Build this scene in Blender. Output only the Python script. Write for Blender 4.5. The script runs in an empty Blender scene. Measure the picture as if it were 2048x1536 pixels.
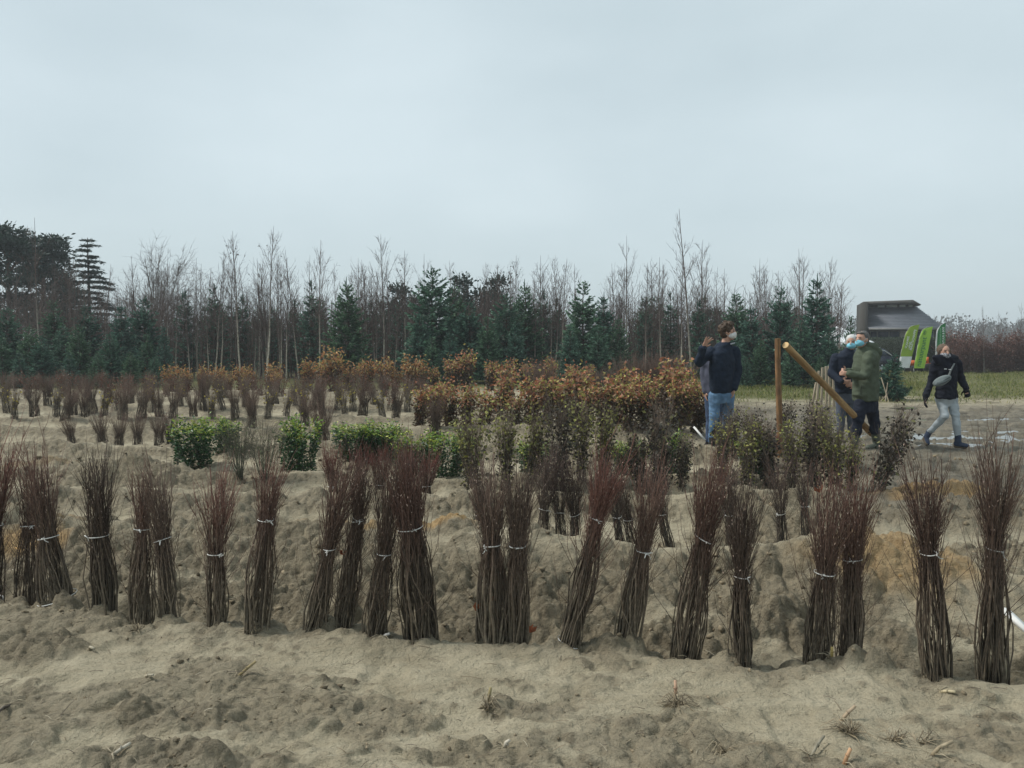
import bpy, math, random
import numpy as np
from mathutils import Vector, Matrix, Quaternion, Euler

# ------------------------------------------------------------------ camera
F = 1539.0                       # focal length in pixels of the 2048-wide photograph
PITCH = math.radians(2.9)
CAM_Z = 1.6
scene = bpy.context.scene
cam_data = bpy.data.cameras.new("camera")
cam_data.sensor_width = 36.0
cam_data.lens = 36.0 * F / 2048.0
cam_data.clip_start = 0.05
cam_data.clip_end = 3000.0
camera = bpy.data.objects.new("camera", cam_data)
scene.collection.objects.link(camera)
camera.location = (0, 0, CAM_Z)
camera.rotation_euler = (math.radians(90) - PITCH, 0, 0)
scene.camera = camera

# ------------------------------------------------------------------ world: overcast sky
SUN_EL, SUN_ROT = math.radians(50), math.radians(-80)
world = bpy.data.worlds.new("World")
scene.world = world
world.use_nodes = True
wn, wl = world.node_tree.nodes, world.node_tree.links
wn.clear()
w_out = wn.new("ShaderNodeOutputWorld")
w_bg = wn.new("ShaderNodeBackground"); w_bg.inputs["Strength"].default_value = 0.1
sky = wn.new("ShaderNodeTexSky"); sky.sky_type = 'NISHITA'; sky.sun_disc = False
sky.sun_elevation = SUN_EL; sky.sun_rotation = SUN_ROT
sky.air_density = 1.0; sky.dust_density = 3.0
tc = wn.new("ShaderNodeTexCoord")
mp = wn.new("ShaderNodeMapping"); mp.inputs["Scale"].default_value = (1.0, 1.0, 2.4)
cl = wn.new("ShaderNodeTexNoise"); cl.inputs["Scale"].default_value = 1.7; cl.inputs["Detail"].default_value = 4.0
cl.inputs["Roughness"].default_value = 0.45
ramp = wn.new("ShaderNodeValToRGB")
ramp.color_ramp.elements[0].position = 0.30; ramp.color_ramp.elements[0].color = (2.30, 2.80, 2.98, 1)
ramp.color_ramp.elements[1].position = 0.72; ramp.color_ramp.elements[1].color = (3.25, 3.76, 3.93, 1)
mixw = wn.new("ShaderNodeMix"); mixw.data_type = 'RGBA'; mixw.inputs[0].default_value = 0.92
wl.new(tc.outputs["Generated"], mp.inputs["Vector"]); wl.new(mp.outputs[0], cl.inputs["Vector"])
wl.new(cl.outputs["Fac"], ramp.inputs["Fac"])
wl.new(sky.outputs[0], mixw.inputs[6]); wl.new(ramp.outputs[0], mixw.inputs[7])
wl.new(mixw.outputs[2], w_bg.inputs["Color"]); wl.new(w_bg.outputs[0], w_out.inputs["Surface"])

# ------------------------------------------------------------------ sun behind the cloud
sun_data = bpy.data.lights.new("sun", 'SUN')
sun_data.energy = 1.5; sun_data.angle = math.radians(12); sun_data.color = (1.0, 0.965, 0.91)
sun = bpy.data.objects.new("sun", sun_data)
scene.collection.objects.link(sun)
_sd = Vector((math.sin(SUN_ROT) * math.cos(SUN_EL), math.cos(SUN_ROT) * math.cos(SUN_EL), math.sin(SUN_EL)))
sun.rotation_euler = _sd.to_track_quat('Z', 'Y').to_euler()

vs = scene.view_settings
vs.view_transform = 'Standard'; vs.look = 'None'; vs.exposure = 1.10; vs.gamma = 1.0; vs.use_curve_mapping = False
scene.render.engine = 'CYCLES'
scene.cycles.max_bounces = 6; scene.cycles.diffuse_bounces = 3; scene.cycles.glossy_bounces = 2
scene.cycles.transparent_max_bounces = 8; scene.cycles.volume_bounces = 0
scene.cycles.use_denoising = True

# ------------------------------------------------------------------ helpers
COL = scene.collection
rng = np.random.default_rng(11)
cP, sP = math.cos(PITCH), math.sin(PITCH)

def P(px, py, Y):
    """the point at world depth Y that the photograph shows at pixel (px, py)"""
    rx, ry = (px - 1024) / F, (768 - py) / F
    t = Y / (cP + ry * sP)
    return Vector((rx * t, Y, CAM_Z + t * (-sP + ry * cP)))

def ground_Y(py, z=0.0):
    ry = (768 - py) / F
    dz = -sP + ry * cP
    return (z - CAM_Z) / dz * (cP + ry * sP)

def X(px, Y, z=0.0):
    return (px - 1024) / F * (Y * cP - (z - CAM_Z) * sP)

def _hash(ix, iy, seed):
    h = (ix.astype(np.int64).astype(np.uint32) * np.uint32(374761393)
         + iy.astype(np.int64).astype(np.uint32) * np.uint32(668265263) + np.uint32((seed * 2246822519) & 0xffffffff))
    h = (h ^ (h >> np.uint32(13))) * np.uint32(1274126177)
    h = h ^ (h >> np.uint32(16))
    return h.astype(np.float64) / 4294967295.0

def vnoise(x, y, seed=0):
    x = np.asarray(x, float); y = np.asarray(y, float)
    x0, y0 = np.floor(x), np.floor(y)
    fx, fy = x - x0, y - y0
    ux, uy = fx * fx * fx * (fx * (fx * 6 - 15) + 10), fy * fy * fy * (fy * (fy * 6 - 15) + 10)
    a, b = _hash(x0, y0, seed), _hash(x0 + 1, y0, seed)
    c, d = _hash(x0, y0 + 1, seed), _hash(x0 + 1, y0 + 1, seed)
    return (a + (b - a) * ux) * (1 - uy) + (c + (d - c) * ux) * uy

def fbm(x, y, octs=4, seed=0, gain=0.5):
    s, amp, tot = 0.0, 1.0, 0.0
    x = np.asarray(x, float); y = np.asarray(y, float)
    for o in range(octs):
        ca, sa = math.cos(0.6 * o), math.sin(0.6 * o)
        s = s + amp * vnoise(x * ca - y * sa + 17.3 * o, x * sa + y * ca - 9.1 * o, seed + o)
        tot += amp; amp *= gain; x = x * 2.03; y = y * 2.03
    return s / tot

def sstep(a, b, x):
    t = np.clip((x - a) / (b - a), 0, 1)
    return t * t * (3 - 2 * t)

class MB:
    """collects vertices, faces and vertex colours, then links ONE mesh object"""
    def __init__(self):
        self.V, self.T, self.Q, self.C, self.n = [], [], [], [], 0
    def add(self, V, T=None, Q=None, C=None):
        V = np.asarray(V, float).reshape(-1, 3)
        self.V.append(V)
        if T is not None and len(T): self.T.append(np.asarray(T, np.int64).reshape(-1, 3) + self.n)
        if Q is not None and len(Q): self.Q.append(np.asarray(Q, np.int64).reshape(-1, 4) + self.n)
        if C is None: C = np.full((len(V), 3), 0.5)
        C = np.asarray(C, float)
        if C.ndim == 1: C = np.tile(C, (len(V), 1))
        self.C.append(C); self.n += len(V)
    def tubes(self, pts, rad, sides=3, C=None, cap=False):
        """pts (N,K,3), rad (N,K), C (N,K,3)"""
        pts = np.asarray(pts, float)
        if pts.ndim == 2: pts = pts[None]
        N, K, _ = pts.shape
        rad = np.broadcast_to(np.asarray(rad, float), (N, K))
        d = pts[:, -1] - pts[:, 0]
        d /= np.linalg.norm(d, axis=1, keepdims=True) + 1e-9
        ref = np.where(np.abs(d[:, 2:3]) > 0.8, np.array([[1.0, 0, 0]]), np.array([[0, 0, 1.0]]))
        u = np.cross(d, ref); u /= np.linalg.norm(u, axis=1, keepdims=True) + 1e-9
        v = np.cross(d, u)
        a = np.arange(sides) * 2 * math.pi / sides
        off = (np.cos(a)[None, :, None] * u[:, None, :] + np.sin(a)[None, :, None] * v[:, None, :])
        V = pts[:, :, None, :] + off[:, None, :, :] * rad[:, :, None, None]
        base = (np.arange(N) * K * sides)[:, None, None] + (np.arange(K - 1) * sides)[None, :, None]
        s = np.arange(sides)[None, None, :]; s1 = (s + 1) % sides
        Q = np.stack([base + s, base + s1, base + sides + s1, base + sides + s], -1).reshape(-1, 4)
        T = None
        if cap:
            e = (np.arange(N) * K * sides)[:, None] + (K - 1) * sides
            b = (np.arange(N) * K * sides)[:, None]
            T = np.concatenate([np.stack([e[:, 0] + 0, e[:, 0] + i, e[:, 0] + i + 1], -1) for i in range(1, sides - 1)]
                               + [np.stack([b[:, 0] + 0, b[:, 0] + i + 1, b[:, 0] + i], -1) for i in range(1, sides - 1)])
        if C is None: CC = None
        else:
            C = np.asarray(C, float)
            CC = np.broadcast_to(C if C.ndim == 3 else C, (N, K, 3))
            CC = np.repeat(CC[:, :, None, :], sides, 2).reshape(-1, 3)
        self.add(V.reshape(-1, 3), T, Q, CC)
    def leaves(self, p, d, L, w, C, fold=0.25, R=None):
        """bent diamond leaves: base points p (N,3), directions d, lengths L, widths w"""
        R = R or rng
        p = np.asarray(p, float); N = len(p)
        d = d / (np.linalg.norm(d, axis=1, keepdims=True) + 1e-9)
        r = R.normal(size=(N, 3))
        s = np.cross(d, r); s /= np.linalg.norm(s, axis=1, keepdims=True) + 1e-9
        n = np.cross(d, s)
        L = np.broadcast_to(np.asarray(L, float), (N,))[:, None]; w = np.broadcast_to(np.asarray(w, float), (N,))[:, None]
        m = p + d * L * 0.5
        V = np.stack([p, m + s * w * 0.5 + n * w * fold, p + d * L, m - s * w * 0.5 + n * w * fold], 1).reshape(-1, 3)
        i = np.arange(N) * 4
        T = np.concatenate([np.stack([i, i + 1, i + 2], -1), np.stack([i, i + 2, i + 3], -1)])
        C = np.asarray(C, float)
        C = np.tile(C, (N, 1)) if C.ndim == 1 else C
        self.add(V, T, None, np.repeat(C, 4, 0))
    def box(self, c, s, rot=None, C=None, bevel=0.0):
        c = np.asarray(c, float); s = np.asarray(s, float) / 2
        k = np.array([[x, y, z] for z in (-1, 1) for y in (-1, 1) for x in (-1, 1)], float)
        V = k * s
        if rot is not None: V = V @ np.array(rot.to_3x3() if hasattr(rot, 'to_3x3') else rot).T
        self.add(V + c, None, [[0, 2, 3, 1], [4, 5, 7, 6], [0, 1, 5, 4], [2, 6, 7, 3], [0, 4, 6, 2], [1, 3, 7, 5]], C)
    def mesh(self, name, smooth=False):
        me = bpy.data.meshes.new(name)
        V = np.concatenate(self.V) if self.V else np.zeros((0, 3))
        T = np.concatenate(self.T) if self.T else np.zeros((0, 3), np.int64)
        Q = np.concatenate(self.Q) if self.Q else np.zeros((0, 4), np.int64)
        me.vertices.add(len(V)); me.vertices.foreach_set("co", V.astype(np.float32).ravel())
        me.loops.add(T.size + Q.size)
        me.loops.foreach_set("vertex_index", np.concatenate([T.ravel(), Q.ravel()]).astype(np.int32))
        me.polygons.add(len(T) + len(Q))
        st = np.concatenate([np.arange(len(T)) * 3, T.size + np.arange(len(Q)) * 4]).astype(np.int32)
        me.polygons.foreach_set("loop_start", st)
        if smooth: me.polygons.foreach_set("use_smooth", np.ones(len(T) + len(Q), bool))
        C = np.concatenate(self.C) if self.C else np.zeros((0, 3))
        at = me.attributes.new("Col", 'FLOAT_COLOR', 'POINT')
        at.data.foreach_set("color", np.concatenate([C, np.ones((len(C), 1))], 1).astype(np.float32).ravel())
        me.update(calc_edges=True)
        return me
    def build(self, name, m, parent=None, smooth=False):
        return link(name, self.mesh(name, smooth), m, parent)

def link(name, me, m, parent=None):
    if m is not None and not me.materials: me.materials.append(m)
    o = bpy.data.objects.new(name, me); COL.objects.link(o)
    if parent is not None: o.parent = parent
    return o

def empty(name, loc=(0, 0, 0), rot=None):
    o = bpy.data.objects.new(name, None); COL.objects.link(o)
    o.location = loc; o.empty_display_size = 0.1
    if rot is not None:
        o.rotation_mode = 'QUATERNION'; o.rotation_quaternion = rot
    return o

def tag(o, label=None, cat=None, group=None, kind=None):
    if label: o["label"] = label
    if cat: o["category"] = cat
    if group: o["group"] = group
    if kind: o["kind"] = kind
    return o

ORD = ["", "first", "second", "third", "fourth", "fifth", "sixth", "seventh", "eighth", "ninth", "tenth", "eleventh", "twelfth",
       "thirteenth", "fourteenth", "fifteenth", "sixteenth", "seventeenth", "eighteenth", "nineteenth", "twentieth"]
TENS = {2: "twenty", 3: "thirty", 4: "forty", 5: "fifty", 6: "sixty", 7: "seventy", 8: "eighty", 9: "ninety"}
TENTH = {2: "twentieth", 3: "thirtieth", 4: "fortieth", 5: "fiftieth", 6: "sixtieth", 7: "seventieth", 8: "eightieth", 9: "ninetieth"}
def nth(i):
    if i <= 20: return ORD[i]
    return TENTH[i // 10] if i % 10 == 0 else TENS[i // 10] + "-" + ORD[i % 10]

# ------------------------------------------------------------------ materials
def new_mat(name):
    m = bpy.data.materials.new(name); m.use_nodes = True
    nt = m.node_tree; b = nt.nodes["Principled BSDF"]
    return m, nt, b

def vcol_mat(name, rough=0.8, spec=0.3, var=0.25, scale=30.0, bump=0.0, trans=0.0):
    """base colour from the mesh's own colour attribute with a little noise"""
    m, nt, b = new_mat(name)
    at = nt.nodes.new("ShaderNodeAttribute"); at.attribute_name = "Col"
    tcn = nt.nodes.new("ShaderNodeTexCoord")
    nz = nt.nodes.new("ShaderNodeTexNoise"); nz.inputs["Scale"].default_value = scale; nz.inputs["Detail"].default_value = 3
    mr = nt.nodes.new("ShaderNodeMapRange"); mr.inputs[1].default_value = 0.3; mr.inputs[2].default_value = 0.7
    mr.inputs[3].default_value = 1 - var; mr.inputs[4].default_value = 1 + var
    hs = nt.nodes.new("ShaderNodeVectorMath"); hs.operation = 'SCALE'
    nt.links.new(tcn.outputs["Object"], nz.inputs["Vector"]); nt.links.new(nz.outputs["Fac"], mr.inputs[0])
    nt.links.new(at.outputs["Color"], hs.inputs[0]); nt.links.new(mr.outputs[0], hs.inputs["Scale"])
    nt.links.new(hs.outputs[0], b.inputs["Base Color"])
    b.inputs["Roughness"].default_value = rough; b.inputs["Specular IOR Level"].default_value = spec
    if bump:
        bp = nt.nodes.new("ShaderNodeBump"); bp.inputs["Strength"].default_value = bump; bp.inputs["Distance"].default_value = 0.01
        nt.links.new(nz.outputs["Fac"], bp.inputs["Height"]); nt.links.new(bp.outputs[0], b.inputs["Normal"])
    if trans:
        tr = nt.nodes.new("ShaderNodeBsdfTranslucent"); mx = nt.nodes.new("ShaderNodeMixShader"); mx.inputs[0].default_value = trans
        out = nt.nodes["Material Output"]
        nt.links.new(hs.outputs[0], tr.inputs["Color"]); nt.links.new(b.outputs[0], mx.inputs[1]); nt.links.new(tr.outputs[0], mx.inputs[2])
        nt.links.new(mx.outputs[0], out.inputs["Surface"])
    return m

def noise_mat(name, c1, c2, scale=20.0, rough=0.8, spec=0.3, detail=4, bump=0.0, bdist=0.01, stretch=None, metal=0.0, bscale=None):
    m, nt, b = new_mat(name)
    tcn = nt.nodes.new("ShaderNodeTexCoord"); vec = tcn.outputs["Object"]
    if stretch:
        mpn = nt.nodes.new("ShaderNodeMapping"); mpn.inputs["Scale"].default_value = stretch
        nt.links.new(vec, mpn.inputs["Vector"]); vec = mpn.outputs[0]
    nz = nt.nodes.new("ShaderNodeTexNoise"); nz.inputs["Scale"].default_value = scale; nz.inputs["Detail"].default_value = detail
    rp = nt.nodes.new("ShaderNodeValToRGB")
    rp.color_ramp.elements[0].position = 0.35; rp.color_ramp.elements[0].color = (*c1, 1)
    rp.color_ramp.elements[1].position = 0.65; rp.color_ramp.elements[1].color = (*c2, 1)
    nt.links.new(vec, nz.inputs["Vector"]); nt.links.new(nz.outputs["Fac"], rp.inputs["Fac"])
    nt.links.new(rp.outputs[0], b.inputs["Base Color"])
    b.inputs["Roughness"].default_value = rough; b.inputs["Specular IOR Level"].default_value = spec; b.inputs["Metallic"].default_value = metal
    if bump:
        src = nz
        if bscale:
            src = nt.nodes.new("ShaderNodeTexNoise"); src.inputs["Scale"].default_value = bscale; src.inputs["Detail"].default_value = 3
            nt.links.new(vec, src.inputs["Vector"])
        bp = nt.nodes.new("ShaderNodeBump"); bp.inputs["Strength"].default_value = bump; bp.inputs["Distance"].default_value = bdist
        nt.links.new(src.outputs["Fac"], bp.inputs["Height"]); nt.links.new(bp.outputs[0], b.inputs["Normal"])
    return m

def tuft_dirs(n, up=0.0, R=None):
    d = (R or rng).normal(size=(n, 3)); d[:, 2] += up
    return d / np.linalg.norm(d, axis=1, keepdims=True)
# ------------------------------------------------------------------ ground
def row1(x): return 4.15 - 0.185 * x
BANKS = [  # crest c + s*x, height, width towards the camera, width away
    (5.35, -0.17, 0.25, 0.50, 0.40, 21), (7.25, -0.05, 0.19, 0.42, 0.35, 22), (8.75, -0.03, 0.10, 0.30, 0.35, 23),
    (10.9, -0.02, 0.17, 0.45, 0.45, 24), (13.4, 0.0, 0.16, 0.45, 0.45, 25), (15.6, 0.0, 0.12, 0.4, 0.4, 26),
    (18.3, 0.0, 0.17, 0.5, 0.5, 27), (21.0, 0.0, 0.15, 0.5, 0.5, 28), (24.0, 0.0, 0.15, 0.5, 0.5, 29)]
TRENCH = [(6.35, 0.0, 0.10, 0.22, 31), (8.05, 0.0, 0.08, 0.25, 32), (9.6, -0.02, 0.06, 0.3, 33), (12.3, 0, 0.08, 0.3, 34),
          (14.5, 0, 0.08, 0.3, 35), (16.8, 0, 0.08, 0.3, 36), (20.0, 0, 0.08, 0.3, 37)]
def _px(px, Y): return X(px, Y)
HEAPS = [  # px, Y, height, half width x, half width y, orange
    (885, 5.75, 0.15, 0.36, 0.17, 1.0), (1880, 7.9, 0.13, 0.75, 0.42, 1.0), (1930, 6.7, 0.22, 0.85, 0.55, 0.0),
    (1790, 4.75, 0.14, 0.55, 0.35, 0.75), (440, 6.7, 0.16, 0.42, 0.3, 0.0), (110, 6.3, 0.15, 0.6, 0.35, 0.35),
    (250, 8.6, 0.22, 0.8, 0.4, 0.0), (90, 9.2, 0.15, 0.7, 0.4, 0.3), (60, 3.95, 0.05, 0.3, 0.2, 0.0),
    (1260, 3.98, 0.075, 0.17, 0.10, 0.0), (1700, 3.72, 0.08, 0.2, 0.10, 0.0), (1545, 4.3, 0.13, 0.14, 0.16, 0.0),
    (110, 4.55, 0.09, 0.28, 0.12, 0.0), (340, 3.2, 0.05, 0.35, 0.14, 0.0), (330, 2.86, 0.05, 0.4, 0.12, 0.0),
    (700, 5.95, 0.08, 0.4, 0.2, 0.8), (60, 5.6, 0.08, 0.4, 0.25, 0.9), (2040, 5.4, 0.1, 0.4, 0.3, 0.0)]
PITS = [(1600, 4.22, 0.10, 0.20, 0.12), (1215, 4.35, 0.08, 0.28, 0.14), (400, 4.6, 0.05, 0.15, 0.08), (1050, 3.42, 0.02, 0.25, 0.10)]
PUDDLES = [(1960, 14.6, 1.1, 0.2), (1760, 13.3, 0.7, 0.22), (1930, 19.0, 1.2, 0.22), (1830, 20.2, 0.9, 0.2), (2030, 15.6, 0.8, 0.15), (1890, 13.5, 1.6, 0.42), (2020, 13.8, 1.1, 0.34), (1800, 14.2, 0.8, 0.25), (1850, 12.4, 0.6, 0.14), (1990, 17.0, 1.6, 0.25),
           (2080, 12.9, 0.5, 0.2)]
FEET = []

def clods(x, y, f, sd, keep=0.7):
    """separate rounded lumps with sharp creases between them"""
    X0, Y0 = np.floor(x * f), np.floor(y * f); best = np.zeros_like(x)
    for i in (-1, 0, 1):
        for j in (-1, 0, 1):
            cx, cy = X0 + i, Y0 + j
            a, b, c = _hash(cx, cy, sd), _hash(cx, cy, sd + 1), _hash(cx, cy, sd + 2)
            dx, dy = x * f - cx - a, (y * f - cy - b)
            r = 0.35 + 0.6 * c
            q = 1 - (dx * dx * (0.7 + 0.6 * b) + dy * dy * (0.7 + 0.6 * a)) / (r * r)
            best = np.maximum(best, np.where(c < keep + 0.3 * a, np.sqrt(np.clip(q, 0, 1)) * (0.35 + 0.65 * c), 0))
    return best

def terrain(x, y):
    """height, soil mask (cloddy moist earth), orange sand, grass, mud"""
    x = np.atleast_1d(np.asarray(x, float)); y = np.atleast_1d(np.asarray(y, float))
    edge = 1 - sstep(0.40, 0.50, (x + 0.25 * (fbm(x, y, 2, 5) - 0.5)) / np.maximum(y, 1.0))     # the dug beds end here, open yard beyond
    edge = edge * (1 - sstep(0.22, 0.28, x / np.maximum(y, 1.0) + 0.04 * (vnoise(x * 1.3, y * 1.3, 6) - 0.5)) * sstep(11.0, 13.0, y))
    h = 0.05 * (fbm(x * 0.35, y * 0.35, 3, 1) - 0.5) + 0.035 * (fbm(x * 1.3, y * 1.3, 3, 2) - 0.5)
    soil = np.zeros_like(h); orange = np.zeros_like(h)
    r1 = row1(x)
    for c, s, H, wf, wb, sd in BANKS:
        k = np.nonzero(np.abs(y - c - s * x) < 1.9)[0]
        if not len(k): continue
        X_, Y_ = x[k], y[k]
        d = Y_ - (c + s * X_ + 0.45 * (fbm(X_ * 0.7, 0 * X_ + c, 3, sd) - 0.5))
        g = np.where(d < 0, np.exp(-(d / wf) ** 2), np.exp(-(d / wb) ** 2))
        m = (0.55 + 0.95 * fbm(X_ * 0.9, 0 * X_ + 3 * c, 3, sd + 40))
        ed = edge[k] if c > 6 else 1 - 0.45 * sstep(0.42, 0.6, X_ / np.maximum(Y_, 1))
        h[k] += H * m * g * ed
        front = np.exp(-((d + 0.55 * wf) / (0.55 * wf)) ** 2)
        soil[k] = np.maximum(soil[k], front * ed * sstep(0.15, 0.55, fbm(X_ * 0.8, Y_ * 0.8, 2, sd + 80) + 0.12))
    for c, s, H, w, sd in TRENCH:
        k = np.nonzero(np.abs(y - c - s * x) < 1.2)[0]
        if not len(k): continue
        X_ = x[k]; cy = c + s * X_ + 0.3 * (fbm(X_ * 0.6, 0 * X_ + c, 2, sd) - 0.5)
        h[k] -= H * np.exp(-((y[k] - cy) / w) ** 2) * edge[k] * (0.4 + 1.2 * fbm(X_ * 1.1, 0 * X_ + c, 2, sd + 7))
    # first trench with its low lip towards the camera, dug bank behind it
    k = np.nonzero(np.abs(y - r1) < 2.0)[0]
    if len(k):
        X_, Y_ = x[k], y[k]; d = Y_ - r1[k]; lipn = fbm(X_ * 2.2, 0 * X_, 3, 61)
        h[k] += 0.05 * np.exp(-((d + 0.30) / 0.16) ** 2) * (0.3 + 1.4 * lipn)
        h[k] -= 0.16 * np.exp(-((d - 0.10 - 0.1 * (lipn - 0.5)) / 0.15) ** 2) * (0.45 + 1.1 * fbm(X_ * 1.6, 0 * X_ + 4, 2, 63))
        bk = sstep(0.0, 0.3, d) * (1 - sstep(0.75, 1.25, d))
        soil[k] = np.maximum(soil[k], bk * sstep(0.28, 0.48, fbm(X_ * 1.6, Y_ * 2.2, 3, 65)))
    bk2 = sstep(5.6, 6.2, y) * edge * (1 - sstep(14, 24, y))
    soil = np.maximum(soil, 0.9 * bk2 * sstep(0.50, 0.60, fbm(x * 1.1 + 7, y * 2.0, 4, 66)))
    for px, Y, H, ax, ay, org in HEAPS:
        hx = _px(px, Y)
        k = np.nonzero((np.abs(x - hx) < 2.6 * ax) & (np.abs(y - Y) < 2.6 * ay))[0]
        if not len(k): continue
        X_, Y_ = x[k], y[k]
        q = (((X_ - hx) / ax) ** 2 + ((Y_ - Y) / ay) ** 2) * (0.7 + 0.6 * fbm(X_ * 3, Y_ * 3, 2, 71)); g = np.exp(-q)
        h[k] += H * g
        soil[k] = np.maximum(soil[k], sstep(0.2, 0.7, g) * (0.95 if org < 0.5 else 0.6))
        if org: orange[k] = np.maximum(orange[k], org * sstep(0.3, 0.75, g + 0.5 * (fbm(X_ * 6, Y_ * 6, 3, 72) - 0.5)))
    for px, Y, H, ax, ay in PITS:
        h -= H * np.exp(-((x - _px(px, Y)) / ax) ** 2 - ((y - Y) / ay) ** 2)
    # scattered patches of broken clods on the trodden sand
    patch = sstep(0.505, 0.61, fbm(x * 1.35 + 4, y * 2.4, 5, 81, 0.6))
    soil = np.maximum(soil, patch * np.where(y < r1 - 0.2, 0.66, 0.9))
    k = np.nonzero(y < 6.0)[0]
    if len(k):                                             # soil broken up round the foot of every bundle
        X_, Y_ = x[k], y[k]; sk, hk = soil[k], np.zeros(len(k))
        for bx, by in FEET:
            sk = np.maximum(sk, 0.95 * np.exp(-((X_ - bx) ** 2 + (Y_ - by) ** 2) / 0.022)); hk += 0.025 * np.exp(-((X_ - bx) ** 2 + (Y_ - by - 0.13) ** 2) / 0.010)
        soil[k] = sk; h[k] += hk
    soil = np.clip(soil, 0, 1)
    # lumpy broken earth
    k = np.nonzero(y < 26)[0]
    if len(k):
        X_, Y_, S_ = x[k], y[k], soil[k]; far = 1 - 0.5 * sstep(8, 20, Y_); fg = np.where(Y_ < r1[k] - 0.2, 0.85, 1.2)
        wx = X_ + 0.04 * (vnoise(X_ * 11, Y_ * 11, 121) - 0.5); wy = Y_ + 0.04 * (vnoise(X_ * 11 + 31, Y_ * 11, 122) - 0.5)
        lump = 0.085 * clods(wx, wy, 5.0, 201, 0.45) + 0.050 * clods(wx, wy, 10.5, 205, 0.6) + 0.026 * clods(wx, wy, 23, 209, 0.65) + 0.012 * (vnoise(X_ * 60, Y_ * 66, 95) - 0.5)
        h[k] += S_ * far * fg * (lump - 0.035)
        sm = 1 - S_
        small = clods(wx, wy, 16, 213, 0.18) * sstep(0.35, 0.55, vnoise(X_ * 2.1, Y_ * 2.6, 126))
        h[k] += sm * far * (0.030 * (fbm(X_ * 3.5, Y_ * 8, 4, 97, 0.6) - 0.5) + 0.020 * small + 0.008 * (vnoise(X_ * 24, Y_ * 30, 124) - 0.5))
        h[k] -= far * 0.026 * sstep(0.57, 0.74, fbm(X_ * 3.3, Y_ * 4.0, 3, 99)) * sm        # scuffs and foot prints
        soil[k] = np.clip(S_ + sm * 0.8 * sstep(0.1, 0.4, small), 0, 1)
    mud = (1 - edge) * sstep(5.5, 8, y) * (1 - sstep(18, 23, y))
    h += mud * (0.16 * (fbm(x * 0.7, y * 1.6, 4, 101, 0.6) - 0.5) + 0.09 * (fbm(x * 4, y * 6, 3, 102) - 0.5))
    k = np.nonzero(mud > 0.02)[0]
    if len(k): h[k] += mud[k] * (0.07 * clods(x[k], y[k], 2.3, 221, 0.4) + 0.04 * clods(x[k], y[k], 5.5, 225, 0.5) - 0.03)
    for px, Y, ax, ay in PUDDLES:
        q = ((x - _px(px, Y)) / ax) ** 2 + ((y - Y) / ay) ** 2
        h -= 0.085 * np.exp(-q)
    grass = np.maximum((1 - edge) * sstep(20.5, 24.5, y + 5 * (fbm(x * 0.35, y * 0.6, 3, 111) - 0.5)), sstep(26.5, 29, y + 2 * (fbm(x * 0.5, y, 2, 112) - 0.5)))
    return h, soil, orange, grass, mud

def gz(x, y):
    return float(terrain(np.array([x]), np.array([y]))[0][0])

def make_ground():
    ys = [1.5]
    while ys[-1] < 420:
        y = ys[-1]
        dy = min(max(y * y / 1500, 0.007), 0.13) if y < 30 else (y - 29.5) * 0.35
        ys.append(y + dy)
    ys = np.array(ys)
    u = np.concatenate([np.linspace(-3.0, -1.0, 30)[:-1], np.linspace(-1.0, -0.78, 30)[:-1], np.linspace(-0.78, 0.78, 670),
                        np.linspace(0.78, 1.0, 30)[1:], np.linspace(1.0, 3.0, 30)[1:]])
    Yg, Ug = np.meshgrid(ys, u, indexing='ij')
    Xg = np.clip(Ug * (Yg + 0.6), -640, 640)
    h, soil, org, grs, mud = terrain(Xg.ravel(), Yg.ravel())
    R, Cn = Yg.shape
    V = np.stack([Xg.ravel(), Yg.ravel(), h], 1)
    i = (np.arange(R - 1)[:, None] * Cn + np.arange(Cn - 1)[None, :]).ravel()
    Q = np.stack([i, i + 1, i + Cn + 1, i + Cn], 1)
    mb = MB(); mb.add(V, None, Q, np.stack([soil, org, grs], 1))
    me = mb.mesh("ground", True)
    a = me.attributes.new("mud", 'FLOAT', 'POINT'); a.data.foreach_set("value", mud.astype(np.float32))
    return link("ground", me, ground_mat())

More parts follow.
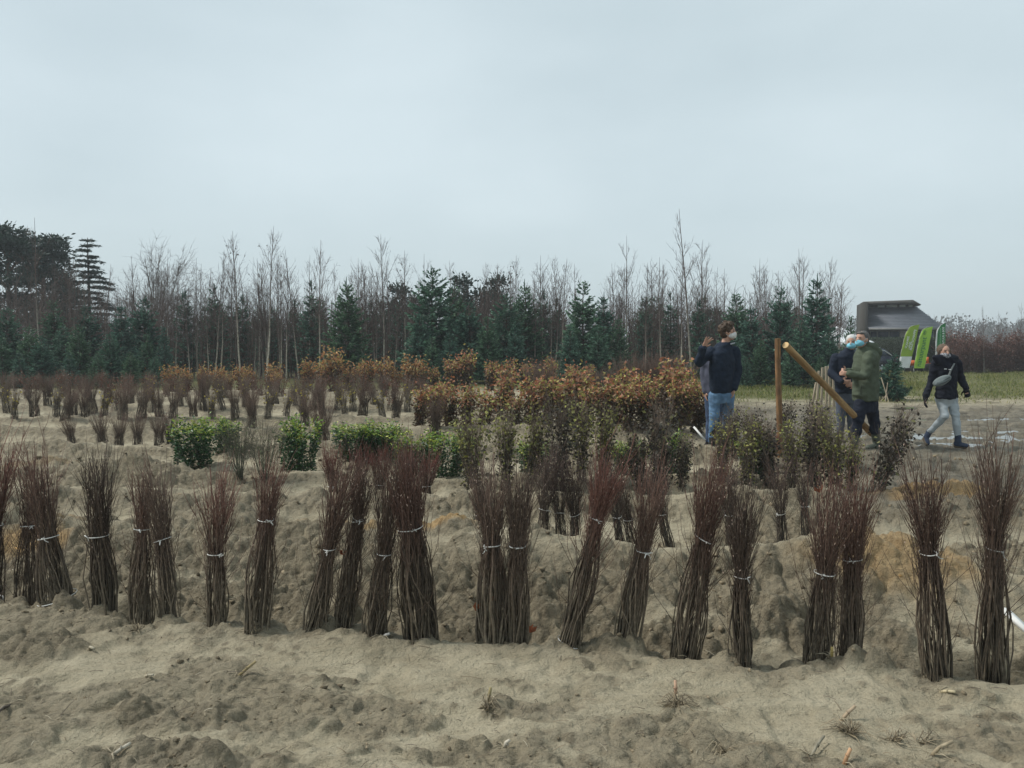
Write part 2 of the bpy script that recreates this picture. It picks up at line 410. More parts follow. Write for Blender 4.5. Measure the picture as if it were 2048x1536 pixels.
def ground_mat():
    m, nt, b = new_mat("sandy_soil")
    N, L = nt.nodes, nt.links
    at = N.new("ShaderNodeAttribute"); at.attribute_name = "Col"
    am = N.new("ShaderNodeAttribute"); am.attribute_name = "mud"
    sp = N.new("ShaderNodeSeparateColor"); L.new(at.outputs["Color"], sp.inputs[0])
    ge = N.new("ShaderNodeNewGeometry")
    def noise(scale, detail=4, rough=0.55, stretch=None):
        n = N.new("ShaderNodeTexNoise"); n.inputs["Scale"].default_value = scale; n.inputs["Detail"].default_value = detail; n.inputs["Roughness"].default_value = rough
        if stretch:
            mpn = N.new("ShaderNodeMapping"); mpn.inputs["Scale"].default_value = stretch
            L.new(ge.outputs["Position"], mpn.inputs["Vector"]); L.new(mpn.outputs[0], n.inputs["Vector"])
        else: L.new(ge.outputs["Position"], n.inputs["Vector"])
        return n
    def ramp(src, p0, c0, p1, c1):
        r = N.new("ShaderNodeValToRGB"); r.color_ramp.elements[0].position = p0; r.color_ramp.elements[0].color = (*c0, 1)
        r.color_ramp.elements[1].position = p1; r.color_ramp.elements[1].color = (*c1, 1); L.new(src, r.inputs["Fac"]); return r
    def mix(f, a_, b_):
        x = N.new("ShaderNodeMix"); x.data_type = 'RGBA'
        if isinstance(f, float): x.inputs[0].default_value = f
        else: L.new(f, x.inputs[0])
        L.new(a_, x.inputs[6]); L.new(b_, x.inputs[7]); return x.outputs[2]
    n1 = noise(0.9, 5); n2 = noise(14, 5, 0.65); n3 = noise(3.0, 4, 0.6, (1, 2.2, 1)); n4 = noise(70, 3, 0.7)
    pale = ramp(n3.outputs["Fac"], 0.35, (0.35, 0.302, 0.205), 0.68, (0.495, 0.437, 0.312))
    clod = ramp(n2.outputs["Fac"], 0.34, (0.088, 0.072, 0.046), 0.70, (0.30, 0.252, 0.168))
    c = mix(sp.outputs[0], pale.outputs[0], clod.outputs[0])
    grey = ramp(n1.outputs["Fac"], 0.48, (0.215, 0.182, 0.125), 0.62, (0.335, 0.293, 0.212))
    f1 = N.new("ShaderNodeMath"); f1.operation = 'MULTIPLY'; f1.inputs[1].default_value = 0.38; L.new(n1.outputs["Fac"], f1.inputs[0])
    c = mix(f1.outputs[0], c, grey.outputs[0])
    # dark crumbs
    cr = ramp(n4.outputs["Fac"], 0.60, (0, 0, 0), 0.72, (0.55, 0.55, 0.55))
    crumb = N.new("ShaderNodeRGB"); crumb.outputs[0].default_value = (0.115, 0.092, 0.062, 1)
    c = mix(cr.outputs[0], c, crumb.outputs[0])
    n6 = noise(1.6, 6, 0.65, (0.6, 1.6, 1)); mudc = ramp(n6.outputs["Fac"], 0.35, (0.085, 0.073, 0.052), 0.66, (0.225, 0.197, 0.145))
    fm = N.new("ShaderNodeMath"); fm.operation = 'MULTIPLY'; fm.inputs[1].default_value = 0.95; L.new(am.outputs["Fac"], fm.inputs[0])
    c = mix(fm.outputs[0], c, mudc.outputs[0])
    orc = ramp(n2.outputs["Fac"], 0.3, (0.27, 0.165, 0.065), 0.7, (0.44, 0.29, 0.13))
    fo = N.new("ShaderNodeMath"); fo.operation = 'MULTIPLY'; fo.inputs[1].default_value = 0.8; L.new(sp.outputs[1], fo.inputs[0])
    c = mix(fo.outputs[0], c, orc.outputs[0])
    gr = ramp(n2.outputs["Fac"], 0.3, (0.075, 0.085, 0.028), 0.7, (0.16, 0.155, 0.06))
    c = mix(sp.outputs[2], c, gr.outputs[0])
    L.new(c, b.inputs["Base Color"])
    # wet mud is glossier
    rr = N.new("ShaderNodeMapRange"); rr.inputs[3].default_value = 0.92; rr.inputs[4].default_value = 0.72
    L.new(am.outputs["Fac"], rr.inputs[0]); L.new(rr.outputs[0], b.inputs["Roughness"])
    b.inputs["Specular IOR Level"].default_value = 0.3
    b1 = N.new("ShaderNodeBump"); b1.inputs["Strength"].default_value = 0.8; b1.inputs["Distance"].default_value = 0.03
    nb = noise(38, 6, 0.7); L.new(nb.outputs["Fac"], b1.inputs["Height"])
    nb2 = noise(9, 6, 0.65, (1, 1.3, 1)); b2 = N.new("ShaderNodeBump"); b2.inputs["Strength"].default_value = 0.8; b2.inputs["Distance"].default_value = 0.07
    L.new(nb2.outputs["Fac"], b2.inputs["Height"]); L.new(b1.outputs[0], b2.inputs["Normal"])
    L.new(b2.outputs[0], b.inputs["Normal"])
    return m

for _bx, _by in [(-28, 1205), (55, 1203), (117, 1222), (206, 1240), (282, 1243), (341, 1247), (431, 1265), (515, 1276), (628, 1284), (684, 1275), (752, 1289), (845, 1293), (983, 1294),
                 (1032, 1299), (1130, 1306), (1255, 1304), (1366, 1314), (1483, 1340), (1630, 1326), (1696, 1320), (1876, 1366), (1985, 1346)]:
    FEET.append((X(_bx, ground_Y(_by)), ground_Y(_by) + 0.03))
ground = tag(make_ground(), kind="structure")
_b = MB(); _b.add([(-640, -60, -0.5), (640, -60, -0.5), (640, 640, -0.5), (-640, 640, -0.5)], None, [[0, 1, 2, 3]], (0, 0, 1.0))
terrain_base = tag(_b.build("terrain", noise_mat("far_field_soil", (0.12, 0.10, 0.06), (0.2, 0.17, 0.11), 0.4)), kind="structure")

# rain water standing in the wheel ruts
_m, _nt, _bb = new_mat("rain_water")
_bb.inputs["Base Color"].default_value = (0.10, 0.09, 0.07, 1); _bb.inputs["Roughness"].default_value = 0.06; _bb.inputs["IOR"].default_value = 1.33
for i, (px, Y, ax, ay) in enumerate(PUDDLES):
    cx = X(px, Y); gx, gy = np.meshgrid(np.linspace(-2.0 * ax, 2.0 * ax, 90), np.linspace(-2.6 * ay, 2.6 * ay, 46), indexing='ij')
    hh = terrain((cx + gx).ravel(), (Y + gy).ravel())[0].reshape(gx.shape)
    el = (gx / (1.75 * ax)) ** 2 + (gy / (2.3 * ay)) ** 2
    zw = np.percentile(hh[el < 0.55], 52)                   # water fills the lower half of the hollow
    wet = (hh < zw) & (el < 1)
    k = np.argwhere(wet[:-1, :-1] | wet[1:, :-1] | wet[:-1, 1:] | wet[1:, 1:]); n1 = gx.shape[1]
    w = MB(); i0 = k[:, 0] * n1 + k[:, 1]
    w.add(np.stack([gx.ravel(), gy.ravel(), 0 * gx.ravel()], 1), None, np.stack([i0, i0 + n1, i0 + n1 + 1, i0 + 1], 1))
    o = w.build("puddle_water", _m); o.location = (cx, Y, zw)
    tag(o, kind="structure")

# ---- loose clods and crumbs of earth lying on the broken soil
def make_clods():
    R = np.random.default_rng(5)
    t = (1 + 5 ** 0.5) / 2
    ico = np.array([(-1, t, 0), (1, t, 0), (-1, -t, 0), (1, -t, 0), (0, -1, t), (0, 1, t), (0, -1, -t), (0, 1, -t), (t, 0, -1), (t, 0, 1), (-t, 0, -1), (-t, 0, 1)]) / 1.9
    F20 = np.array([(0, 11, 5), (0, 5, 1), (0, 1, 7), (0, 7, 10), (0, 10, 11), (1, 5, 9), (5, 11, 4), (11, 10, 2), (10, 7, 6), (7, 1, 8), (3, 9, 4), (3, 4, 2), (3, 2, 6), (3, 6, 8), (3, 8, 9), (4, 9, 5), (2, 4, 11), (6, 2, 10), (8, 6, 7), (9, 8, 1)])
    n = 46000
    y = 2.2 * (12.0 / 2.2) ** R.uniform(0, 1, n); x = R.uniform(-0.85, 0.85, n) * (y + 0.3)
    h, soil, org, grs, mud = terrain(x, y)
    k = R.uniform(0, 1, n) < np.clip((soil - 0.3) * 0.5, 0, 1) * sstep(0.4, 0.6, vnoise(x * 5, y * 6, 141))
    x, y, h, org, soil = x[k], y[k], h[k], org[k], soil[k]; n = len(x)
    s = (0.0035 + 0.017 * R.uniform(0, 1, n) ** 5.0) * np.clip(y / 4, 0.75, 2.0) * (0.5 + 0.5 * soil)
    V = ico[None] * R.uniform(0.35, 1.5, (n, 12, 1)) * (R.uniform(0.6, 1.3, (n, 1, 3)) * s[:, None, None])
    V[:, :, 2] *= 0.75
    V += np.stack([x, y, h + s * 0.25], 1)[:, None, :]
    T = (np.arange(n) * 12)[:, None, None] + F20[None]
    c = np.array([0.185, 0.15, 0.10]) * R.uniform(0.6, 1.4, (n, 1)); oc = np.array([0.33, 0.21, 0.09]) * R.uniform(0.7, 1.2, (n, 1))
    c = np.where((org > 0.4)[:, None], oc, c)
    mb = MB(); mb.add(V.reshape(-1, 3), T.reshape(-1, 3), None, np.repeat(c, 12, 0))
    return mb.build("soil_clods", vcol_mat("clod_earth", 0.95, 0.15, 0.3, 60.0))
tag(make_clods(), "crumbly clods of moist earth strewn over the dug sand", "soil", kind="stuff")
# ------------------------------------------------------------------ bundles of nursery saplings
M_STEM = vcol_mat("sapling_bark", 0.75, 0.25, 0.35, 60.0)
M_LEAF = vcol_mat("sapling_leaf", 0.65, 0.3, 0.2, 40.0, trans=0.25)
M_EVER = vcol_mat("evergreen_leaf", 0.42, 0.45, 0.15, 40.0, trans=0.15)
M_TIE = noise_mat("white_twine", (0.62, 0.61, 0.57), (0.78, 0.77, 0.73), 80.0, 0.7)

def lerp3(c0, c1, t): return np.asarray(c0) * (1 - t[..., None]) + np.asarray(c1) * t[..., None]

def radial(t, tt, rb, rt, rtop):
    """bundle half width at height fraction t with the tie at tt"""
    lo = rt + (rb - rt) * (1 - np.clip(t / tt, 0, 1)) ** 0.8 * 1.0
    lo = lo + 0.12 * rb * np.sin(np.clip(t / tt, 0, 1) * math.pi)
    k = np.clip((t - tt) / (1 - tt), 0, 1.3)
    hi = rt + (rtop - rt) * k ** 0.85
    return np.where(t < tt, lo, hi)

def bundle_meshes(seed, H, tt, rb, rt, rtop, n, twigs=9, sides=4, low=(0.105, 0.090, 0.066), mid=(0.095, 0.062, 0.047), top=(0.135, 0.058, 0.046),
                  thick=0.0042, leaf=None, stray=8, K=9, fan=1.0):
    """stems mesh and (optional) leaves mesh, growing along +Z from the origin"""
    R = np.random.default_rng(seed)
    a = R.uniform(0, 2 * math.pi, n); q = np.sqrt(R.uniform(0.02, 1, n))
    hh = H * np.clip(R.normal(0.84, 0.10, n), 0.55, 1.04)
    hh[: max(2, n // 14)] *= R.uniform(1.02, 1.12, max(2, n // 14))
    tw = R.normal(0, 1.1, n)
    s = np.linspace(0, 1, K)
    z = hh[:, None] * s[None, :]
    kt = np.clip(np.round(tt * H / hh * (K - 1)).astype(int), 1, K - 2)            # one joint of every stem lies under the string
    z[np.arange(n), kt] = tt * H
    t = z / H
    ang = a[:, None] + tw[:, None] * np.clip(t / max(tt, .05), 0, 1.2)
    r = q[:, None] * radial(t, tt, rb, rt, rtop)
    wig = np.cumsum(R.normal(0, 0.0105, (n, K, 2)), 1)
    wig = (wig - wig[:, :1]) * np.clip(np.abs(t - tt) / 0.30, 0.04, 1)[..., None]
    pts = np.stack([np.cos(ang) * r + wig[..., 0], np.sin(ang) * r + wig[..., 1], z - 0.04 * (s[None, :] < 0.01)], -1)
    rad = (thick * R.uniform(0.45, 1.0, n) * np.where(R.uniform(0, 1, n) < .25, 1.7, 1))[:, None] * (1.12 - 0.82 * s[None, :])
    b = R.uniform(0.5, 1.6, n)[:, None, None]
    col = np.where((t < 0.55)[..., None], lerp3(low, mid, np.clip(t / 0.55, 0, 1)), lerp3(mid, top, np.clip((t - 0.55) / 0.4, 0, 1))) * b
    mb = MB(); mb.tubes(pts, rad, sides, col)
    # side twigs, most of them above the tie, growing up along the stem
    def twigset(cnt, lo, hi, L0, L1, spread, rr):
        i = R.integers(0, n, cnt); f = R.uniform(lo, hi, cnt)
        k = np.clip((f * (K - 1)).astype(int), 0, K - 2); fr = f * (K - 1) - k
        p0 = pts[i, k] * (1 - fr[:, None]) + pts[i, k + 1] * fr[:, None]
        d = pts[i, k + 1] - pts[i, k]; d /= np.linalg.norm(d, axis=1, keepdims=True)
        o = R.normal(size=(cnt, 3)); o[:, :2] += p0[:, :2] / (np.linalg.norm(p0[:, :2], axis=1, keepdims=True) + 1e-4) * 0.8; o[:, 2] *= 0.3
        o /= np.linalg.norm(o, axis=1, keepdims=True)
        L = R.uniform(L0, L1, cnt)[:, None]; sp = R.uniform(*spread, cnt)[:, None]
        p1 = p0 + (d + o * sp) * L * 0.5
        p2 = p1 + (d * 1.1 + o * sp * 0.55 + R.normal(0, 0.12, (cnt, 3))) * L * 0.5
        tt_ = np.clip(np.stack([p0[:, 2], p1[:, 2], p2[:, 2]], 1) / H, 0, 1)
        c = lerp3(mid, top, np.clip((tt_ - 0.35) / 0.5, 0, 1)) * R.uniform(0.7, 1.45, cnt)[:, None, None]
        mb.tubes(np.stack([p0, p1, p2], 1), np.tile(np.array([[1, 0.8, 0.45]]) * rr, (cnt, 1)), 3, c)
        return p2, d
    tips, td = twigset(int(n * twigs), max(0.35, tt - 0.1), 0.97, 0.06 * H, 0.22 * H, (0.15, 0.55 * fan), 0.0017)
    if stray: twigset(stray, 0.1, 0.62, 0.10 * H, 0.30 * H, (0.4, 1.2), 0.0017)
    # pale buds
    nb = min(len(tips), int(n * 2.5))
    lv = MB()
    if leaf is None:
        k = R.choice(len(tips), nb, replace=False)
        mb.leaves(tips[k], td[k] + R.normal(0, 0.3, (nb, 3)), R.uniform(0.008, 0.016, nb), R.uniform(0.004, 0.007, nb), np.array([0.34, 0.25, 0.20]) * R.uniform(0.6, 1.2, (nb, 1)), 0.1, R)
        return mb.mesh("stems"), None
    # leaves
    cnt, lo, hi, L, w, cols, probs = leaf["n"], leaf["lo"], leaf["hi"], leaf["L"], leaf["w"], np.array(leaf["cols"]), leaf["p"]
    i = R.integers(0, n, cnt); f = lo + (hi - lo) * R.uniform(0, 1, cnt) ** leaf.get("bias", 0.8)
    k = np.clip((f * (K - 1)).astype(int), 0, K - 2); fr = (f * (K - 1) - k)[:, None]
    p = pts[i, k] * (1 - fr) + pts[i, k + 1] * fr
    o = R.normal(size=(cnt, 3)); o[:, :2] += p[:, :2] / (np.linalg.norm(p[:, :2], axis=1, keepdims=True) + 1e-4) * 1.0
    o /= np.linalg.norm(o, axis=1, keepdims=True)
    p = p + o * R.uniform(0.0, leaf["off"], cnt)[:, None] * (0.4 + 0.8 * f[:, None])
    dd = o + R.normal(0, 0.5, (cnt, 3)); dd[:, 2] += leaf.get("droop", -0.3)
    ci = R.choice(len(cols), cnt, p=np.array(probs) / sum(probs))
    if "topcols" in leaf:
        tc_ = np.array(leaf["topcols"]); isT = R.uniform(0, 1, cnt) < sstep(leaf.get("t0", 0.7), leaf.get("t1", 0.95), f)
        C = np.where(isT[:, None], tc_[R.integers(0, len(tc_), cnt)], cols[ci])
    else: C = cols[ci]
    C = C * R.uniform(0.7, 1.3, (cnt, 1))
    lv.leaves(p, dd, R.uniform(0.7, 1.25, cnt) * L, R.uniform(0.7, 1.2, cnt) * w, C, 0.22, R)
    return mb.mesh("stems"), lv.mesh("leaves")

def tie_mesh(r, seed, knot=True):
    R = np.random.default_rng(seed); a = np.linspace(0, 2 * math.pi, 25)
    t1, t2, ph = R.normal(0, 0.12), R.normal(0, 0.10), R.uniform(0, 6)
    rr = r * (1.02 + 0.04 * np.sin(3 * a + ph)) + 0.003
    p = np.stack([np.cos(a) * rr, np.sin(a) * rr, np.cos(a) * t1 * r + np.sin(a) * (t2 + 0.16) * r], -1)
    m = MB(); m.tubes(p[None, :13], 0.0027, 5); m.tubes(p[None, 12:], 0.0027, 5)
    me = m.mesh("tie", True)
    if not knot: return me, None
    k = R.uniform(-2.4, -0.7); c = np.array([math.cos(k) * (r + .006), math.sin(k) * (r + .006), np.cos(k) * t1 * r + np.sin(k) * (t2 + .16) * r])
    kn = MB()
    for _ in range(3):
        e = c + R.normal(0, 0.014, 3) + np.array([0, -.003, -.008])
        kn.tubes(np.array([[c + R.normal(0, .003, 3), (c + e) / 2 + R.normal(0, .005, 3), e]]), 0.0028, 5, cap=True)
    return me, kn.mesh("knot")

def axis_rot(v):
    return Vector((0, 0, 1)).rotation_difference(Vector(v).normalized())

def place_bundle(name, base, top, stems, leaves=None, tie=None, tie_z=None, lab=None, group=None, mleaf=None, H=1.0, spin=0.0, cat="sapling bundle"):
    v = Vector(top) - Vector(base)
    q = axis_rot(v) @ Quaternion((0, 0, 1), spin)
    o = empty(name, base, q)
    s_ = v.length / H
    o.scale = (1, 1, s_) if abs(s_ - 1) < 0.001 else (s_, s_, s_)
    tag(link("stems", stems, M_STEM, o), kind="stuff")
    if leaves is not None: tag(link("leaves", leaves, mleaf or M_LEAF, o), kind="stuff")
    if tie is not None:
        tm, km = tie
        t = link("tie", tm, M_TIE, o); t.location = (0, 0, tie_z)
        if km: link("knot", km, M_TIE, t)
    tag(o, lab, cat, group)
    return o

# ---- front row, one by one: base px,py  tie px,py  top px,py  half widths (px) base, tie, top  stems  label
G1 = "bare red-brown sapling bundles in the front row"
FRONT = [
    (-28, 1205, -22, 1050, 2, 872, 30, 18, 55, 44, 0, "bare red-twigged sapling bundle cut off by the picture's left edge"),
    (55, 1203, 57, 1053, 62, 905, 24, 17, 42, 40, 0, "slim sapling bundle standing behind its leaning neighbour at the far left"),
    (117, 1222, 90, 1075, 70, 893, 36, 21, 45, 56, 1, "sapling bundle leaning left with a second string near its foot"),
    (206, 1240, 188, 1072, 184, 905, 27, 22, 48, 50, 0, "dark sapling bundle just right of the left-leaning double-tied one"),
    (282, 1243, 284, 1059, 285, 938, 24, 16, 34, 44, 0, "narrow upright bundle, left one of the touching pair with high strings"),
    (341, 1247, 326, 1080, 313, 935, 22, 18, 40, 46, 0, "bundle tilted left, right one of the touching pair with high strings"),
    (431, 1265, 429, 1108, 430, 938, 19, 17, 52, 46, 0, "straight sapling bundle with a low string and wide red fan top"),
    (515, 1276, 533, 1041, 542, 915, 27, 17, 42, 56, 0, "stout bundle tilted right with high string in front of grey-green shrub"),
    (628, 1284, 657, 1098, 692, 915, 23, 14, 50, 46, 0, "right-leaning bundle with low string, in front of its thinner twin"),
    (684, 1275, 714, 1040, 736, 908, 18, 12, 44, 38, 0, "thin bundle leaning right with an orange leaf stuck to its side"),
    (752, 1289, 770, 1108, 788, 910, 27, 16, 38, 50, 0, "bundle beside the fattest one, its string much lower"),
    (845, 1293, 819, 1056, 806, 905, 38, 29, 50, 88, 0, "fattest sapling bundle with flared grey stem bases by orange sand"),
    (983, 1294, 991, 1092, 985, 935, 35, 19, 42, 62, 0, "left half of the twin bundles tied side by side, orange leaf below"),
    (1032, 1299, 1030, 1092, 1037, 935, 24, 19, 44, 56, 0, "right half of the twin bundles tied side by side"),
    (1130, 1306, 1177, 1041, 1222, 912, 23, 14, 50, 52, 1, "strongly right-leaning slim bundle with strings at waist and foot"),
    (1255, 1304, 1280, 1103, 1318, 925, 27, 16, 48, 52, 0, "right-leaning bundle above the dark hole, low string"),
    (1366, 1314, 1400, 1080, 1436, 900, 31, 20, 56, 62, 0, "big bundle with sweeping purple-red top leaning right, high string"),
    (1483, 1340, 1482, 1155, 1481, 955, 23, 14, 42, 50, 0, "straight dark bundle with the lowest string, bulging below it"),
    (1630, 1326, 1643, 1147, 1668, 955, 31, 22, 50, 58, 0, "left bundle of the broad pair beside the earth lump"),
    (1696, 1320, 1704, 1122, 1712, 940, 24, 19, 52, 52, 0, "right bundle of the broad pair, string slightly higher"),
    (1876, 1366, 1857, 1107, 1846, 935, 33, 19, 46, 62, 0, "nearly black bundle with blunt top below the orange sand heap"),
    (1985, 1346, 1980, 1100, 1992, 885, 33, 17, 56, 62, 0, "rightmost tall bundle of the front row beside a white plank"),
]
for i, (bx, by, tx, ty, ux, uy, wb, wt, wu, n, two, lab) in enumerate(FRONT):
    Y = ground_Y(by) + 0.03
    bz = gz(X(bx, Y), Y) - 0.03
    B = Vector((X(bx, Y, bz), Y, bz)); T = P(ux, uy, Y + 0.12)
    H = (T - B).length
    zt = (P(tx, ty, Y + 0.05).z - B.z) / (T.z - B.z)
    k = Y / F
    dark = 0.8 if i in (3, 17, 20) else 1.0
    redder = 1.15 if i in (0, 6, 14, 15, 16) else 1.0
    v = np.random.default_rng(4000 + i); dark *= v.uniform(0.85, 1.2); redder *= v.uniform(0.8, 1.25)
    st, _ = bundle_meshes(100 + i, H, zt, wb * k * 0.96, wt * k * 0.80, wu * k * v.uniform(0.52, 0.74), int(n * v.uniform(0.95, 1.2)), twigs=v.uniform(5.5, 9), sides=4, low=np.array((0.118, 0.098, 0.068)) * dark,
                          mid=np.array((0.102, 0.072, 0.052)) * dark, top=np.array((0.122 * redder, 0.080, 0.062)) * dark, stray=int(v.integers(18, 44)), thick=0.0046 * v.uniform(0.85, 1.25))
    place_bundle("sapling_bundle", B, T, st, None, tie_mesh(wt * k * 0.86, 300 + i), zt * H, lab, G1, H=H)
    if two:
        o = bpy.data.objects[-1] if False else [c for c in COL.objects if c.get("label") == lab][0]
        t = link("tie", tie_mesh(wb * k * 0.95, 340 + i, False)[0], M_TIE, o); t.location = (0, 0, 0.07)

def quick(name, bx, by, ux, uy, mesh, tie_f=None, tie_r=0.03, lab=None, group=None, mleaf=None, Hm=1.0, dY=0.0, spin=0.0, cat="sapling bundle", Y=None):
    Y = Y or ground_Y(by)
    bz = gz(X(bx, Y), Y) - 0.03
    B = Vector((X(bx, Y, bz), Y, bz)); T = P(ux, uy, Y + dY)
    return place_bundle(name, B, T, mesh[0], mesh[1] if len(mesh) > 1 else None, tie_mesh(tie_r, int(bx) + 9000, True) if tie_f else None,
                        (tie_f or 0) * Hm, lab, group, mleaf, Hm, spin, cat)

# ---- second row: darker bundles standing in the trench behind the first bank
G2 = "dark sapling bundles in the second trench"
SECOND = [(954, 1088, 966, 925, "thin dark bundle with loose string ends beside the twin bundles"),
          (1082, 1092, 1097, 890, "left of two dark bundles standing close together in the second trench"),
          (1123, 1092, 1112, 905, "right of two dark bundles close together, a white peg at its foot"),
          (1152, 1088, 1146, 905, "dark bundle half hidden behind the strongly right-leaning one"),
          (1197, 1104, 1190, 915, "short dark bundle in the trench, right of the leaning red one"),
          (1246, 1098, 1216, 915, "dark bundle leaning left in the second trench, string at mid height"),
          (1275, 1092, 1228, 925, "dark bundle leaning far left behind the low-tied front bundle"),
          (1340, 1090, 1300, 915, "dark leaning bundle just left of the big sweeping one"),
          (1462, 1088, 1452, 915, "dark bundle with knotted loose string behind the straight low-tied bundle"),
          (1568, 1078, 1552, 905, "grey bundle with white knot standing clear in second trench"),
          (1613, 1070, 1604, 910, "grey bundle with a pale wood chip lying at its foot")]
vs2 = [bundle_meshes(500 + k, 1.0, 0.40, 0.055, 0.040, 0.115, 36, twigs=9, sides=3, low=(0.075, 0.066, 0.05), mid=(0.078, 0.06, 0.048), top=(0.11, 0.075, 0.062), thick=0.004, stray=10, fan=1.5) for k in range(4)]
for i, (bx, by, ux, uy, lab) in enumerate(SECOND):
    quick("sapling_bundle", bx, by, ux, uy, vs2[i % 4], 0.40, 0.042, lab, G2, spin=i * 1.3)

# ---- red-twigged clump behind, third trench
G3 = "red-twigged bundles behind the front row"
for i, (bx, by, ux, uy, lab) in enumerate([(668, 1003, 660, 892, "left red bundle rising behind the right-leaning pair"), (712, 1004, 722, 893, "second red bundle behind the right-leaning pair"),
        (762, 1006, 758, 892, "red bundle with dark foot behind the low-tied bundle"), (812, 1006, 818, 890, "red bundle straight behind the fattest one"),
        (850, 1000, 862, 905, "rightmost red bundle of the clump behind the fattest one")]):
    quick("sapling_bundle", bx, by, ux, uy, bundle_meshes(560 + i, 0.75, 0.35, 0.07, 0.055, 0.15, 55, twigs=9, sides=3, top=(0.16, 0.062, 0.05)), 0.35, 0.06, lab, G3, Hm=0.75, spin=i)

# ---- leafy kinds
OLIVE = dict(n=640, lo=0.18, hi=1.0, L=0.040, w=0.030, off=0.10, droop=-0.2, bias=0.9, cols=[(0.055, 0.055, 0.035), (0.10, 0.09, 0.06), (0.22, 0.22, 0.06), (0.16, 0.15, 0.11), (0.045, 0.04, 0.032)], p=[4, 3, 3.2, 1.6, 3],
             topcols=[(0.34, 0.34, 0.10), (0.24, 0.24, 0.085), (0.14, 0.14, 0.06)], t0=0.35, t1=1.0)
DARKL = dict(n=700, lo=0.15, hi=0.95, L=0.042, w=0.032, off=0.12, droop=-0.4, cols=[(0.045, 0.038, 0.032), (0.07, 0.058, 0.045), (0.14, 0.125, 0.10), (0.19, 0.19, 0.08), (0.03, 0.03, 0.02)], p=[4, 3, 1.3, 1, 3])
RUSSET = dict(n=900, lo=0.03, hi=1.02, L=0.075, w=0.044, off=0.15, droop=-0.35, bias=0.7, cols=[(0.12, 0.065, 0.038), (0.085, 0.055, 0.036), (0.19, 0.17, 0.065), (0.25, 0.21, 0.17), (0.06, 0.045, 0.03)], p=[3, 4, 2.0, 1.1, 4],
              topcols=[(0.38, 0.155, 0.075), (0.45, 0.22, 0.13), (0.31, 0.12, 0.07), (0.42, 0.36, 0.11), (0.38, 0.26, 0.15), (0.32, 0.30, 0.09)], t0=0.55, t1=1.0)
GOLD = dict(n=760, lo=0.03, hi=1.02, L=0.085, w=0.05, off=0.17, droop=-0.3, bias=0.75, cols=[(0.13, 0.06, 0.032), (0.085, 0.05, 0.032), (0.20, 0.12, 0.055), (0.30, 0.24, 0.18)], p=[4, 4, 2, 0.8],
            topcols=[(0.40, 0.22, 0.085), (0.35, 0.17, 0.075), (0.40, 0.29, 0.13), (0.37, 0.17, 0.075), (0.34, 0.28, 0.10)], t0=0.5, t1=1.0)
REDB = dict(n=260, lo=0.2, hi=1.0, L=0.06, w=0.035, off=0.10, droop=-0.3, cols=[(0.12, 0.05, 0.038), (0.16, 0.07, 0.045), (0.26, 0.20, 0.15)], p=[4, 3, 0.8])
YELL = dict(n=45, lo=0.35, hi=0.95, L=0.07, w=0.05, off=0.08, droop=-0.3, cols=[(0.42, 0.34, 0.05), (0.30, 0.24, 0.06), (0.14, 0.10, 0.05)], p=[3, 2, 2])
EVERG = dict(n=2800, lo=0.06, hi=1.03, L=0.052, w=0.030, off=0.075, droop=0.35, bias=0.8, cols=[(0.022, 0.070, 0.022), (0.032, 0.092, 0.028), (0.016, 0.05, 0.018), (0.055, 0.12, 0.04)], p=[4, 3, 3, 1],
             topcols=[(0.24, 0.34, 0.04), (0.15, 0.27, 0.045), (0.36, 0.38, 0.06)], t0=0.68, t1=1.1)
GREYB = dict(low=(0.09, 0.078, 0.06), mid=(0.105, 0.085, 0.066), top=(0.165, 0.125, 0.098))
b_olive = [bundle_meshes(600 + k, 1.0, 0.3, 0.06, 0.05, 0.13, 34, twigs=9, sides=3, leaf=OLIVE, stray=6, fan=1.6, **GREYB) for k in range(4)]
b_dark = [bundle_meshes(610 + k, 1.0, 0.3, 0.08, 0.06, 0.13, 34, twigs=7, sides=3, leaf=DARKL, stray=6, fan=1.6, **GREYB) for k in range(3)]
b_rus = [bundle_meshes(620 + k, 1.0, 0.3, 0.07, 0.055, 0.15, 26, twigs=3, sides=3, leaf=RUSSET, stray=3, K=7, **GREYB) for k in range(4)]
b_gold = [bundle_meshes(630 + k, 1.0, 0.3, 0.08, 0.07, 0.20, 22, twigs=3, sides=3, leaf=GOLD, stray=3, K=7, **GREYB) for k in range(4)]
b_redb = [bundle_meshes(640 + k, 1.0, 0.38, 0.12, 0.10, 0.30, 44, twigs=6, sides=3, leaf=REDB, stray=3, K=7, **GREYB) for k in range(3)]
b_yell = [bundle_meshes(650 + k, 1.0, 0.42, 0.105, 0.085, 0.22, 50, twigs=8, sides=3, leaf=YELL, stray=4, K=7, thick=0.0048, fan=1.4, **GREYB) for k in range(3)]
b_bare = [bundle_meshes(660 + k, 1.0, 0.42, 0.12, 0.10, 0.31, 62, twigs=9, sides=3, stray=5, K=7, thick=0.006, fan=1.3, low=(0.09, 0.075, 0.055), mid=(0.105, 0.078, 0.06), top=(0.16, 0.108, 0.085)) for k in range(5)]
b_ever = [bundle_meshes(670 + k, 1.0, 0.25, 0.22, 0.22, 0.27, 44, twigs=3, sides=3, leaf=EVERG, stray=0, K=7, low=(0.06, 0.06, 0.04), mid=(0.06, 0.06, 0.03), top=(0.08, 0.10, 0.03)) for k in range(4)]
